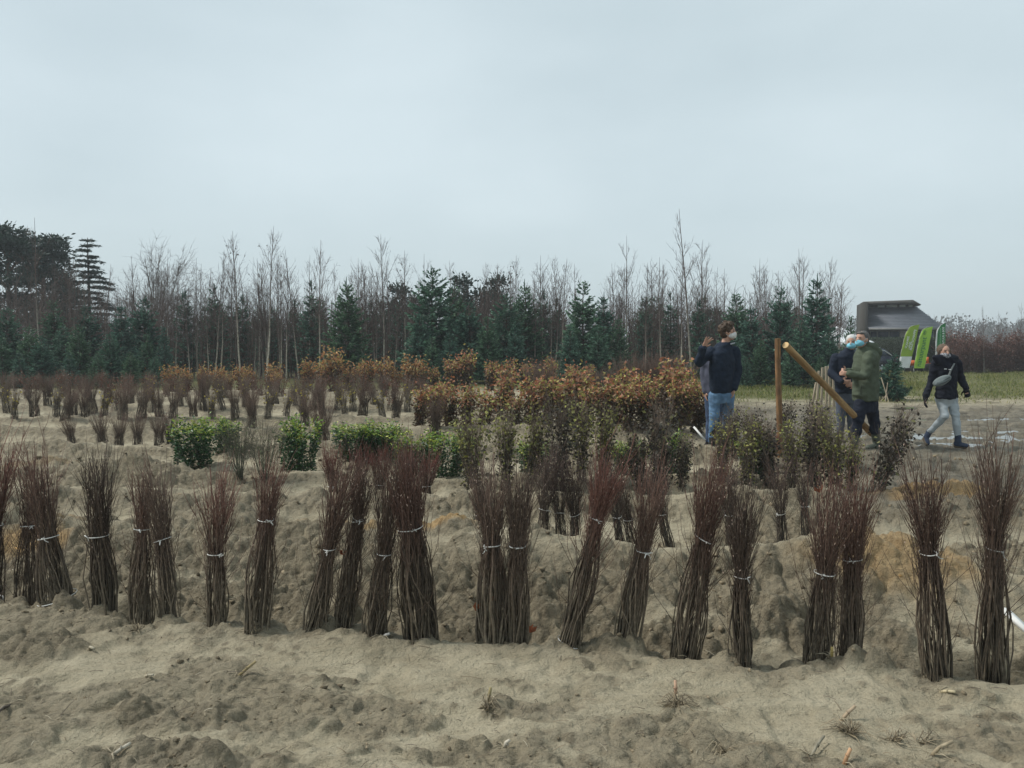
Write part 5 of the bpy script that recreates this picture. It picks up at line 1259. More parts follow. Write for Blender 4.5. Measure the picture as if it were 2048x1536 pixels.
def skin(mb, name, m, parent, vox=0.011, smooth=4, fold=0.0, fs=9.0, seed=0):
    me = mb.mesh("tmp"); tmp = bpy.data.objects.new("tmp", me); COL.objects.link(tmp)
    r = tmp.modifiers.new("r", 'REMESH'); r.mode = 'VOXEL'; r.voxel_size = vox
    s = tmp.modifiers.new("s", 'SMOOTH'); s.factor = 0.5; s.iterations = smooth
    dg = bpy.context.evaluated_depsgraph_get(); out = bpy.data.meshes.new_from_object(tmp.evaluated_get(dg))
    bpy.data.objects.remove(tmp); bpy.data.meshes.remove(me); out.name = name; out.materials.clear()
    n = len(out.vertices)
    if fold and n:
        co = np.empty(n * 3, np.float32); out.vertices.foreach_get("co", co); co = co.reshape(-1, 3).astype(float)
        nr = np.empty(n * 3, np.float32); out.vertices.foreach_get("normal", nr); nr = nr.reshape(-1, 3)
        q = fbm(co[:, 0] * fs + co[:, 1] * fs * .7, co[:, 2] * fs * 1.6 + co[:, 0] * fs * .6, 3, seed + 300) - 0.5
        q2 = 1 - np.abs(2 * fbm(co[:, 0] * fs * .7 - co[:, 1] * 3, co[:, 2] * fs * 1.1 - co[:, 0] * 4, 2, seed + 310) - 1)
        out.vertices.foreach_set("co", (co + nr * (fold * (q + 0.5 * (q2 - .6)))[:, None]).astype(np.float32).ravel())
    out.polygons.foreach_set("use_smooth", np.ones(len(out.polygons), bool)); out.update()
    return link(name, out, m, parent)
def rz(a): return np.array([[math.cos(a), -math.sin(a), 0], [math.sin(a), math.cos(a), 0], [0, 0, 1]])

M_SKIN = noise_mat("skin", (0.42, 0.24, 0.17), (0.52, 0.31, 0.23), 25.0, 0.55, 0.35)
M_EYE = plain("dark_eye", (0.02, 0.017, 0.015), 0.3)
def cloth(name, c, v=0.15, sc=14.0, rough=0.85): return noise_mat(name, tuple(np.array(c) * (1 - v)), tuple(np.array(c) * (1 + v)), sc, rough, 0.2, 4, 0.35, 0.01, bscale=60.0)

def head(body, c, f, s=1.0):
    """skull, jaw, nose, ears and neck stub added to the body; f is the facing direction"""
    c = np.array(c); f = np.array(f, float); f /= np.linalg.norm(f); sd = np.array([f[1], -f[0], 0]); R3 = np.stack([sd, f, [0, 0, 1]], 1)
    ell(body, c + [0, 0, .015 * s], np.array([.077, .096, .108]) * s, R3)
    ell(body, c + f * .028 * s + [0, 0, -.055 * s], np.array([.058, .064, .066]) * s, R3)
    ell(body, c + f * .055 * s + [0, 0, -.10 * s], np.array([.026, .026, .020]) * s, R3)
    cap(body, c + f * .094 * s + [0, 0, .012 * s], .009 * s, c + f * .112 * s + [0, 0, -.024 * s], .014 * s)
    for k in (-1, 1): ell(body, c + sd * k * .079 * s - f * .012 * s + [0, 0, -.008 * s], np.array([.011, .020, .031]) * s, R3)
    return c, f, sd, R3
def eyes(c, f, sd, R3, parent, s=1.0, brow=(0.05, 0.035, 0.025)):
    for k in (-1, 1):
        e = MB(); ell(e, c + f * .083 * s + sd * k * .031 * s + [0, 0, .012 * s], np.array([.014, .010, .007]) * s, R3); e.build("eye", M_EYE, parent, True)
        e = MB(); cap(e, c + f * .090 * s + sd * k * .015 * s + [0, 0, .030 * s], .005 * s, c + f * .080 * s + sd * k * .046 * s + [0, 0, .031 * s], .004 * s); e.build("eyebrow", plain("eyebrow_hair", brow, .8), parent, True)
def face_mask(c, f, sd, R3, m, parent, s=1.0):
    b = MB(); ell(b, c + f * .048 * s + [0, 0, -.052 * s], np.array([.066, .072, .055]) * s, R3); ell(b, c + f * .085 * s + [0, 0, -.03 * s], np.array([.030, .036, .036]) * s, R3)
    o = skin(b, "face_mask", m, parent, .007, 3, .004, 30)
    st = MB()
    for k in (-1, 1): st.tubes(np.array([[c + sd * k * .062 * s + f * .05 * s + [0, 0, -.025 * s], c + sd * k * .082 * s - f * .01 * s + [0, 0, .022 * s]], [c + sd * k * .060 * s + f * .045 * s + [0, 0, -.075 * s], c + sd * k * .082 * s - f * .015 * s + [0, 0, -.035 * s]]]), .0025, 4)
    st.build("ear_loop", m, o)
def hand(body, wrist, d, palm_n, s=1.0, curl=0.5, spread=0.25):
    """palm with four unequal fingers and a thumb; d is the pointing direction, palm_n the palm normal"""
    d = np.array(d, float); d /= np.linalg.norm(d); n = np.array(palm_n, float); n -= d * n.dot(d); n /= np.linalg.norm(n); u = np.cross(n, d)
    w = np.array(wrist, float); pc = w + d * .048 * s
    ell(body, pc, np.array([.038, .050, .016]) * s, np.stack([u, d, n], 1))
    for k, (o, L) in enumerate([(-.029, .068), (-.010, .078), (.010, .074), (.028, .058)]):
        b0 = w + d * .085 * s + u * o * s; dd = d + u * (o / .03) * spread
        m1 = b0 + (dd * math.cos(curl * .5) + n * math.sin(curl * .5)) * L * .5 * s; e1 = m1 + (dd * math.cos(curl * 1.3) + n * math.sin(curl * 1.3)) * L * .5 * s
        chain(body, [(b0 - d * .02 * s, .0095 * s), (m1, .0088 * s), (e1, .0075 * s)])
    t0 = w + d * .025 * s - u * .032 * s; t1 = t0 + (d * .6 - u * .75 + n * .25) * .036 * s; t2 = t1 + (d * .9 - u * .25 + n * .35) * .034 * s
    chain(body, [(t0 + u * .012 * s, .013 * s), (t1, .0105 * s), (t2, .0085 * s)])

class Fig:
    def __init__(self, px, Y, label):
        self.px, self.Y = px, Y; self.k = (Y * cP) / F
        x = X(px, Y); self.g = gz(x, Y); self.o = tag(empty("person", (x, Y, self.g)), label, "person", None)
    def J(self, px, py, dy=0.0):
        q = P(px, py, self.Y + dy); return np.array([q.x - self.o.location.x, dy, q.z - self.g])

# --- the waving person in the navy jacket
A = Fig(1440, 11.4, "person in navy jacket and blue jeans raising one hand, white mask"); J = A.J
fa = math.radians(38); fr = np.array([math.sin(fa), -math.cos(fa), 0]); Rt = rz(fa)
body, jac, jea, boo, hair = MB(), MB(), MB(), MB(), MB()
sh1, el1, wr1 = J(1421, 704, -.02), J(1398, 724, -.10), J(1406, 697, -.22)
sh2, el2, wr2 = J(1468, 704, .04), J(1475, 744, .05), J(1468, 776, -.04)
hips = J(1443, 778); z = lambda py: J(1443, py)[2]
loft(jac, [(J(1443, 786), .185, .14), (J(1443, 768), .215, .16), (J(1443, 745), .215, .16), (J(1444, 722), .220, .16), (J(1445, 706), .205, .135), (J(1448, 694), .13, .10), (J(1451, 684), .082, .085)], Rt)
chain(jac, [(sh1, .09), ((sh1 + el1) / 2, .082), (el1, .072), (wr1, .055)]); chain(jac, [(sh2, .088), (el2, .074), (wr2, .056)])
for a, b in ((J(1446, 688, .05), J(1436, 692, .09)), (J(1436, 692, .09), J(1432, 697, .08))): cap(jac, a, .05, b, .045)
kn1, an1, kn2, an2 = J(1428, 832, -.02), J(1424, 896, .02), J(1456, 830, .05), J(1450, 893, .06)
loft(jea, [(J(1442, 806), .13, .11), (J(1442, 790), .175, .135), (J(1443, 772), .165, .13)], Rt)
chain(jea, [(J(1430, 792), .098), (kn1, .072), (an1 + [0, 0, .08], .056)]); chain(jea, [(J(1456, 792, .03), .098), (kn2, .072), (an2 + [0, 0, .08], .056)])
for kn, an in ((kn1, an1), (kn2, an2)):
    chain(boo, [(kn + (an - kn) * .35, .068), (an + [0, 0, .03], .055)]); cap(boo, an + [0, 0, -.02], .05, an + fr * .16 + [0, 0, -.03], .045)
hc = J(1457, 664, -.03); hf = np.array([.86, -.5, 0]); c, f, sd, R3 = head(body, hc, hf, 1.0)
cap(body, hc + [-.015, .01, -.06], .056, J(1449, 692), .062)
loft(body, [(hips, .13, .10), (J(1443, 730), .15, .10), (J(1446, 704), .14, .09), (J(1449, 692), .06, .06)], Rt)
chain(body, [(sh1, .05), (el1, .042), (wr1, .028)]); hand(body, wr1 + [.0, -.01, .015], [.45, -.2, .9], [.5, -.8, -.2], 1.15, .35, .6)
chain(body, [(sh2, .05), (el2, .042), (wr2, .03)]); hand(body, wr2, [-.1, -.1, -1], [-1, 0, 0], 1.0, .5)
chain(body, [(J(1430, 785), .07), (kn1, .05), (an1, .04)]); chain(body, [(J(1456, 785), .07), (kn2, .05), (an2, .04)])
skin(body, "body", M_SKIN, A.o, .0105, 1)
skin(jac, "jacket", cloth("navy_fleece", (0.012, 0.020, 0.036)), A.o, .012, 3, .026, 8, 1)
skin(jea, "jeans", cloth("blue_denim", (0.10, 0.18, 0.29), .3, 7), A.o, .011, 3, .022, 10, 2); skin(boo, "boots", cloth("dark_rubber_boot", (0.035, 0.036, 0.032), .2, 8, .5), A.o, .011, 3, .006)
ell(hair, c - f * .026 + [0, 0, .042], [.102, .108, .104], R3); ell(hair, c - f * .05 + [0, 0, -.02], [.098, .075, .085], R3); R = np.random.default_rng(2)
for _ in range(110):
    q = R.normal(size=3); q /= np.linalg.norm(q); w = R3.T @ (q)
    if w[2] > -.35 and not (w[1] > .35 and w[2] < .45): ell(hair, c - f * .02 + [0, 0, .04] + q * np.array([.112, .112, .112]), [R.uniform(.016, .032)] * 3)
skin(hair, "hair", noise_mat("curly_brown_hair", (0.030, 0.019, 0.013), (0.10, 0.066, 0.043), 60, .7), A.o, .008, 1, .012, 40)
eyes(c, f, sd, R3, A.o); face_mask(c, f, sd, R3, cloth("white_mask", (0.62, 0.62, 0.60), .15, 40), A.o)
col = MB(); cap(col, J(1462, 688, -.10), .012, J(1469, 686, -.08), .012); skin(col, "shirt_collar", cloth("pale_shirt", (.32, .34, .37)), A.o, .008, 2)

# --- someone standing behind
B = Fig(1424, 12.1, "person in slate-blue jacket mostly hidden behind the waving one"); J = B.J; Rt = rz(math.radians(175)); fr = np.array([0, 1, 0])
body, jac, tr_, boo, hair = MB(), MB(), MB(), MB(), MB()
loft(jac, [(J(1430, 788), .19, .14), (J(1430, 750), .20, .14), (J(1431, 728), .20, .14), (J(1434, 714), .18, .12), (J(1438, 706), .08, .08)], Rt)
sA, eA, wA = J(1411, 712), J(1408, 748, .02), J(1411, 783, -.03); sB, eB, wB = J(1449, 712), J(1455, 748), J(1452, 783)
chain(jac, [(sA, .08), (eA, .066), (wA, .05)]); chain(jac, [(sB, .08), (eB, .066), (wB, .05)])
k1, a1, k2, a2 = J(1420, 836), J(1418, 886), J(1440, 836), J(1442, 886)
loft(tr_, [(J(1430, 808), .12, .1), (J(1430, 785), .17, .13)], Rt); chain(tr_, [(J(1420, 792), .095), (k1, .07), (a1, .055)]); chain(tr_, [(J(1440, 792), .095), (k2, .07), (a2, .055)])
for an in (a1, a2): cap(boo, an, .06, an + [0, 0, -.03], .055); cap(boo, an + [0, 0, -.05], .045, an + fr * .15 + [0, 0, -.05], .04)
hc = J(1449, 697, -.02); c, f, sd, R3 = head(body, hc, [.6, .8, 0], .93); cap(body, hc + [0, 0, -.06], .055, J(1438, 708), .06)
loft(body, [(J(1430, 780), .13, .10), (J(1430, 710), .14, .09), (J(1430, 696), .06, .06)], Rt)
chain(body, [(sA, .05), (eA, .04), (wA, .03)]); hand(body, wA, [0, -.1, -1], [1, 0, 0]); chain(body, [(sB, .05), (eB, .04), (wB, .03)]); hand(body, wB, [0, -.1, -1], [-1, 0, 0])
chain(body, [(J(1420, 790), .07), (k1, .05), (a1, .04)]); chain(body, [(J(1440, 790), .07), (k2, .05), (a2, .04)])
skin(body, "body", M_SKIN, B.o, .0115, 1); skin(jac, "jacket", cloth("slate_blue_jacket", (.085, .09, .125)), B.o, .013, 3, .014, 8, 3); skin(tr_, "trousers", cloth("blue_trousers", (.05, .075, .13)), B.o, .012, 3, .012, 9, 4); skin(boo, "boots", cloth("black_boot", (.03, .03, .03)), B.o, .012, 3)
ell(hair, c - f * .02 + [0, 0, .035], [.088, .10, .10], R3); skin(hair, "hair", noise_mat("dark_hair", (.025, .018, .014), (.06, .045, .035), 60, .7), B.o, .01, 1, .01, 40)

# --- the man in the green parka
C_ = Fig(1735, 11.9, "man in olive green parka and rubber boots, blue mask, hands together"); J = C_.J; Rt = rz(math.radians(-68)); fr = np.array([-.93, -.37, 0])
body, jac, tr_, boo, hair = MB(), MB(), MB(), MB(), MB()
loft(jac, [(J(1731, 801), .165, .185), (J(1731, 793), .18, .20), (J(1731, 765), .185, .205), (J(1731, 735), .19, .20), (J(1733, 712), .185, .165), (J(1731, 698), .12, .12), (J(1727, 690), .085, .085)], Rt)
sN, eN, wN = J(1738, 712, -.17), J(1729, 752, -.26), J(1699, 748, -.20); sF, eF, wF = J(1722, 712, .16), J(1708, 748, .12), J(1694, 742, -.06)
chain(jac, [(sN, .088), ((sN + eN) / 2, .08), (eN, .070), (wN, .052)]); chain(jac, [(sF, .082), (eF, .066), (wF, .05)])
for a, ra, b, rb_ in ((J(1746, 694, -.06), .055, J(1757, 705, 0), .06), (J(1746, 694, .06), .05, J(1757, 706, .03), .055), (J(1736, 688, -.08), .042, J(1750, 692, -.04), .05), (J(1757, 704, 0), .055, J(1754, 716, 0), .045)): cap(jac, a, ra, b, rb_)
k1, a1, k2, a2 = J(1715, 845, -.10), J(1710, 893, -.08), J(1748, 842, .10), J(1753, 890, .12)
loft(tr_, [(J(1731, 825), .13, .16), (J(1731, 795), .15, .175)], Rt); chain(tr_, [(J(1722, 806, -.06), .105), (k1, .085), (k1 + (a1 - k1) * .4, .08)]); chain(tr_, [(J(1742, 806, .06), .105), (k2, .085), (k2 + (a2 - k2) * .4, .08)])
for kn, an in ((k1, a1), (k2, a2)):
    chain(boo, [(kn + (an - kn) * .15, .072), (an + [0, 0, .05], .062), (an, .052)]); cap(boo, an + [0, 0, -.02], .05, an + fr * .17 + [0, 0, -.035], .045)
hc = J(1724, 679, -.04); c, f, sd, R3 = head(body, hc, [-.90, -.44, 0], 1.04); cap(body, hc + [.02, .0, -.05], .062, J(1730, 700), .068)
loft(body, [(J(1731, 790), .12, .12), (J(1732, 720), .13, .12), (J(1731, 700), .06, .06)], Rt)
chain(body, [(sN, .05), (eN, .042), (wN, .03)]); hand(body, wN, [-1, .1, .12], [.1, 1, 0], 1.05, 1.1, .1); chain(body, [(sF, .05), (eF, .042), (wF, .03)]); hand(body, wF, [-.9, -.3, .05], [0, -1, .1], 1.05, 1.2, .1)
chain(body, [(J(1722, 800), .07), (k1, .05), (a1, .04)]); chain(body, [(J(1742, 800), .07), (k2, .05), (a2, .04)])
skin(body, "body", M_SKIN, C_.o, .0105, 1)
skin(jac, "parka", cloth("olive_parka", (.075, .092, .062), .12), C_.o, .012, 3, .034, 7, 5)
skin(tr_, "trousers", cloth("navy_trousers", (.012, .016, .028)), C_.o, .012, 3, .026, 8, 6); skin(boo, "rubber_boots", cloth("olive_rubber", (.085, .095, .075), .12, 6, .45), C_.o, .011, 3, .006)
ell(hair, c - f * .026 + [0, 0, .038], np.array([.088, .100, .098]), R3); ell(hair, c - f * .05 + [0, 0, -.01], np.array([.078, .07, .075]), R3); ell(hair, c + f * .045 + [0, 0, .098], np.array([.06, .045, .025]), R3)
skin(hair, "hair", noise_mat("greying_hair", (.05, .048, .046), (.13, .125, .12), 70, .6), C_.o, .008, 2, .006, 50); eyes(c, f, sd, R3, C_.o, 1.04); face_mask(c, f, sd, R3, cloth("blue_mask", (.22, .55, .68), .08, 30), C_.o, 1.04)
pk = MB(); pk.tubes(np.array([[J(1724, 770, -.245), J(1722, 780, -.25), J(1722, 790, -.25)]]), .006, 5); pk.build("pocket_seam", cloth("dark_seam", (.02, .025, .02)), C_.o)

# --- the white-haired man behind him
D = Fig(1690, 12.8, "white-haired man in navy jacket behind the green parka, blue mask"); J = D.J; Rt = rz(math.radians(15)); fr = np.array([.25, -.97, 0])
body, jac, tr_, boo, hair = MB(), MB(), MB(), MB(), MB()
loft(jac, [(J(1692, 786), .18, .13), (J(1692, 760), .20, .14), (J(1692, 735), .205, .145), (J(1692, 714), .20, .13), (J(1696, 702), .10, .09), (J(1698, 695), .07, .07)], Rt)
sA, eA, wA = J(1671, 716), J(1663, 746, -.06), J(1682, 763, -.24); sB, eB, wB = J(1714, 716), J(1722, 748), J(1708, 768, -.15)
chain(jac, [(sA, .08), (eA, .066), (wA, .05)]); chain(jac, [(sB, .08), (eB, .066), (wB, .05)])
k1, a1, k2, a2 = J(1682, 832), J(1680, 876), J(1702, 832), J(1704, 876)
loft(tr_, [(J(1692, 806), .12, .1), (J(1692, 780), .17, .13)], Rt); chain(tr_, [(J(1682, 788), .095), (k1, .072), (a1, .055)]); chain(tr_, [(J(1702, 788), .095), (k2, .072), (a2, .055)])
for an in (a1, a2): cap(boo, an, .06, an + [0, 0, -.02], .055); cap(boo, an + [0, 0, -.045], .045, an + fr * .15 + [0, 0, -.05], .04)
hc = J(1703, 685, -.02); c, f, sd, R3 = head(body, hc, [-.5, -.87, 0], 1.03); cap(body, hc + [0, 0.01, -.06], .058, J(1698, 704), .064)
loft(body, [(J(1692, 780), .13, .10), (J(1692, 722), .14, .1), (J(1696, 704), .06, .06)], Rt)
chain(body, [(sA, .05), (eA, .04), (wA, .03)]); hand(body, wA, [.9, -.3, -.1], [0, 1, .2], 1.05, .7, .15); chain(body, [(sB, .05), (eB, .04), (wB, .03)]); hand(body, wB, [-.8, -.4, -.1], [0, 1, 0], 1, .8, .1)
chain(body, [(J(1682, 785), .07), (k1, .05), (a1, .04)]); chain(body, [(J(1702, 785), .07), (k2, .05), (a2, .04)])
skin(body, "body", M_SKIN, D.o, .0105, 1); skin(jac, "jacket", cloth("dark_navy_jacket", (.014, .020, .034)), D.o, .012, 3, .024, 8, 7); skin(tr_, "trousers", cloth("grey_blue_trousers", (.085, .10, .13), .15), D.o, .012, 3, .014, 8, 8); skin(boo, "boots", cloth("brown_boot", (.05, .042, .035)), D.o, .012, 3)
ell(hair, c - f * .014 + [0, 0, .05], np.array([.090, .100, .090]), R3); ell(hair, c - f * .03 + [0, 0, .01], np.array([.090, .075, .075]), R3)
skin(hair, "hair", noise_mat("white_hair", (.45, .45, .44), (.62, .62, .6), 60, .6), D.o, .008, 2, .005, 50); eyes(c, f, sd, R3, D.o, 1.03, (.3, .3, .3)); face_mask(c, f, sd, R3, cloth("blue_mask_2", (.22, .55, .68), .08, 30), D.o, 1.03)

# --- the walking woman
E = Fig(1887, ground_Y(896), "woman striding through the mud, black coat, pale jeans, grey sling bag"); J = E.J; Rt = rz(math.radians(20)); fr = np.array([.5, -.87, 0])
body, coat, jea, boo, hair, glo = MB(), MB(), MB(), MB(), MB(), MB()
loft(coat, [(J(1893, 797), .185, .135), (J(1893, 790), .185, .135), (J(1893, 765), .165, .125), (J(1893, 742), .175, .13), (J(1893, 726), .185, .12), (J(1891, 714), .13, .10), (J(1891, 706), .085, .08)], Rt)
sA, eA, wA = J(1872, 727), J(1862, 764, .05), J(1851, 793, -.02); sB, eB, wB = J(1914, 727), J(1922, 758, .04), J(1932, 777, -.06)
chain(coat, [(sA, .072), (eA, .056), (wA, .042)]); chain(coat, [(sB, .072), (eB, .056), (wB, .042)])
hA, kA, aA = J(1882, 798, .02), J(1890, 832, -.10), J(1857, 866, .10); hB, kB, aB = J(1903, 798), J(1912, 838, -.08), J(1916, 877, -.10)
loft(jea, [(J(1892, 812), .11, .09), (J(1892, 797), .155, .115), (J(1892, 785), .14, .11)], Rt)
chain(jea, [(hA, .085), ((hA + kA) / 2, .073), (kA, .058), ((kA + aA) / 2, .050), (aA, .036)]); chain(jea, [(hB, .085), ((hB + kB) / 2, .073), (kB, .057), ((kB + aB) / 2, .052), (aB, .037)])
chain(boo, [(aA + [.02, 0, .03], .048), (aA, .046), (aA + [-.035, -.01, -.07], .042)]); cap(boo, aA + [-.04, 0, -.07], .040, aA + [-.055, -.08, -.15], .036)
chain(boo, [(aB + [0, 0, .03], .05), (aB + [0, 0, -.04], .048)]); cap(boo, aB + [-.01, .02, -.085], .043, aB + [.095, -.08, -.105], .036)
hc = J(1888, 704, -.03); c, f, sd, R3 = head(body, hc, [.05, -1, 0], .93); cap(body, hc + [0, .01, -.06], .05, J(1891, 722), .055)
loft(body, [(J(1892, 795), .12, .09), (J(1892, 735), .13, .09), (J(1891, 720), .055, .055)], Rt)
chain(body, [(sA, .045), (eA, .036), (wA, .026)]); chain(body, [(sB, .045), (eB, .036), (wB, .026)]); hand(body, wA, [-.15, -.15, -1], [.6, -.6, 0], .7, .5, .3); hand(body, wB, [.2, -.15, -1], [-.6, -.6, 0], .7, 1.2, .1)
chain(body, [(hA, .06), (kA, .045), (aA, .03)]); chain(body, [(hB, .06), (kB, .045), (aB, .03)])
skin(body, "body", M_SKIN, E.o, .010, 1)
for k in range(4): cap(coat, J(1872 + k * 1.2, 716 + k * 2.5, -.08), .05, J(1910 - k, 717 + k * 2, -.07), .052)
cap(coat, J(1878, 716, .06), .05, J(1906, 716, .06), .055)
skin(coat, "coat", cloth("black_coat", (.010, .012, .020)), E.o, .011, 3, .026, 9, 9)
skin(jea, "jeans", cloth("pale_grey_denim", (.36, .40, .42), .14, 6), E.o, .010, 3, .018, 11, 10)
skin(boo, "boots", cloth("navy_walking_boot", (.03, .042, .07), .3, 10), E.o, .010, 2, .005)
so = MB(); cap(so, aA + [-.065, 0, -.085], .028, aA + [-.075, -.09, -.165], .026); cap(so, aB + [-.02, .03, -.118], .030, aB + [.11, -.09, -.128], .027); skin(so, "soles", cloth("muddy_sole", (.12, .095, .07), .2), E.o, .010, 2)
mg = cloth("black_glove", (.012, .012, .016))
for w_, d_, n_, cu_, sp_ in ((wA, [-.15, -.15, -1], [.6, -.6, 0], .5, .35), (wB, [.2, -.15, -1], [-.6, -.6, 0], 1.2, .1)):
    glo = MB(); hand(glo, w_, d_, n_, 1.12, cu_, sp_); cap(glo, w_ + [0, 0, .02], .042, w_ + [0, 0, -.03], .038); skin(glo, "glove", mg, E.o, .008, 2)
ell(hair, c - f * .024 + [0, 0, .036], np.array([.090, .094, .095]), R3); ell(hair, c - f * .05 + [.03, 0, -.02], np.array([.080, .065, .095]), R3); cap(hair, c + [.070, .0, .02], .035, c + [.100, .03, -.13], .034); cap(hair, c + [-.072, .0, .02], .022, c + [-.082, .02, -.10], .018); cap(hair, c + [.09, .03, -.12], .03, c + [.12, .05, -.22], .02)
skin(hair, "hair", noise_mat("sandy_hair", (.055, .037, .025), (.15, .105, .07), 60, .6), E.o, .008, 2, .006, 45); eyes(c, f, sd, R3, E.o, .93)
sn = MB(); ell(sn, c + f * .030 + [0, 0, -.060], np.array([.082, .084, .062]), R3); skin(sn, "neck_gaiter", noise_mat("patterned_gaiter", (.008, .009, .013), (.42, .43, .46), 75, .85), E.o, .008, 2)
bag = MB(); bc = J(1884, 761, -.165); BR = np.array(Euler((0, math.radians(-24), 0)).to_matrix())
ell(bag, bc, [.155, .055, .068], BR); ell(bag, bc + [-.02, -.02, -.025], [.12, .05, .055], BR); skin(bag, "sling_bag", cloth("grey_bag", (.15, .175, .175), .1), E.o, .009, 3)
zp = MB(); zp.tubes(np.array([[bc + BR @ np.array([-.11, -.05, .008]), bc + BR @ np.array([0, -.062, .006]), bc + BR @ np.array([.11, -.045, .01])], [bc + BR @ np.array([-.09, -.062, -.02]), bc + BR @ np.array([0, -.075, -.026]), bc + BR @ np.array([.08, -.06, -.02])]]), .004, 4); zp.build("zip", M_RUB, E.o)
sp_ = MB(); sp_.tubes(np.array([[bc + BR @ np.array([.11, 0, .01]), J(1901, 742, -.165), J(1908, 728, -.12), J(1912, 721, -.03)]]), .016, 4); sp_.build("strap", cloth("grey_strap", (.16, .18, .18)), E.o)
lg = MB()
for q in ((1891, 738), (1900, 739)): lg.box(J(q[0], q[1], -.185 if q[0] < 1895 else -.18), (.035, .008, .009))
lg.build("chest_print", M_WHITE, E.o)
# ------------------------------------------------------------------ timber, stakes, litter
def log_mat(name, c1, c2): return noise_mat(name, c1, c2, 5.0, 0.75, 0.25, 5, 0.5, 0.01, stretch=(6, 6, 0.6), bscale=9)
def bark_log_mat(name, c1, c2, dark):
    m = log_mat(name, c1, c2); nt = m.node_tree; b = nt.nodes["Principled BSDF"]; src = b.inputs["Base Color"].links[0].from_socket
    tcn = nt.nodes.new("ShaderNodeTexCoord"); nz = nt.nodes.new("ShaderNodeTexNoise"); nz.inputs["Scale"].default_value = 3.2; nz.inputs["Detail"].default_value = 5; nt.links.new(tcn.outputs["Object"], nz.inputs["Vector"])
    rp = nt.nodes.new("ShaderNodeValToRGB"); rp.color_ramp.elements[0].position = .46; rp.color_ramp.elements[0].color = (0, 0, 0, 1); rp.color_ramp.elements[1].position = .68; rp.color_ramp.elements[1].color = (.85, .85, .85, 1); nt.links.new(nz.outputs["Fac"], rp.inputs[0])
    mx = nt.nodes.new("ShaderNodeMix"); mx.data_type = 'RGBA'; mx.inputs[7].default_value = (*dark, 1); nt.links.new(rp.outputs[0], mx.inputs[0]); nt.links.new(src, mx.inputs[6]); nt.links.new(mx.outputs[2], b.inputs["Base Color"]); return m
M_POST = bark_log_mat("wet_brown_post", (0.15, 0.082, 0.038), (0.31, 0.175, 0.08), (0.06, 0.035, 0.022)); M_POLE = bark_log_mat("peeled_orange_pole", (0.24, 0.145, 0.06), (0.43, 0.28, 0.13), (0.16, 0.09, 0.04)); M_CUT = plain("fresh_cut_wood", (.58, .40, .2), .8)
def log(a, b, r0, r1, name, m, lab, point=0.0, cat="post", mcut=M_CUT):
    a, b = Vector(a), Vector(b); v = b - a; o = empty(name, a, axis_rot(v)); L = v.length; R = np.random.default_rng(int(L * 1000))
    zz = list(np.linspace(0, L - point, 12)) + ([L] if point else []); n = 18; an = np.arange(n) * 2 * math.pi / n; V = []
    for i, z in enumerate(zz):
        r = r0 + (r1 - r0) * z / L
        if point and i == len(zz) - 1: r *= .25
        w = r * (1 + .05 * np.sin(an * 2 + z) + .03 * R.normal(size=n)); V.append(np.stack([np.cos(an) * w + .006 * math.sin(z * 3), np.sin(an) * w, 0 * an + z], 1))
    k = len(zz); mb = MB(); mb.add(np.concatenate(V), None, [(i * n + j, i * n + (j + 1) % n, (i + 1) * n + (j + 1) % n, (i + 1) * n + j) for i in range(k - 1) for j in range(n)])
    mb.build("shaft", m, o, True)
    for z, r, s in ((0.0, r0, -1), (L, r1 * (.25 if point else 1), 1)):
        c = MB(); c.add(np.concatenate([[[0, 0, z + s * .004]], np.stack([np.cos(an) * r * .99, np.sin(an) * r * .99, 0 * an + z], 1)]), [[0, 1 + j, 1 + (j + 1) % n] for j in range(n)]); c.build("cut_end", mcut, o)
    return tag(o, lab, cat)
Yp = 10.5; pb = P(1560, 924, Yp); log((pb.x, Yp, gz(pb.x, Yp) - .2), P(1556, 677, Yp), .040, .037, "timber_post", M_POST, "upright round timber post right of the waving person", cat="post", mcut=M_POST)
log(P(1571, 690, 10.45), P(1756, 880, 12.35), .046, .052, "leaning_pole", M_POLE, "long peeled orange pole leaning from the post to the boots", .28, "pole")
# bundle of round stakes further back
M_STK = log_mat("grey_stake", (.24, .20, .14), (.40, .34, .25))
for i, (px, top, lean) in enumerate([(1638, 742, -6), (1645, 735, -3), (1652, 733, 1), (1658, 732, 2), (1665, 736, 4), (1632, 765, -10), (1674, 760, 4)]):
    b = P(px + lean, 800, 19.5 + i * .07); log((b.x, b.y, gz(b.x, b.y) - .15), P(px, top, 19.5 + i * .07), .033, .03, "wooden_stake", M_STK, nth(i + 1) + " round stake of the cluster left of the masked men", cat="stake", mcut=plain("stake_top", (.5, .44, .36)))
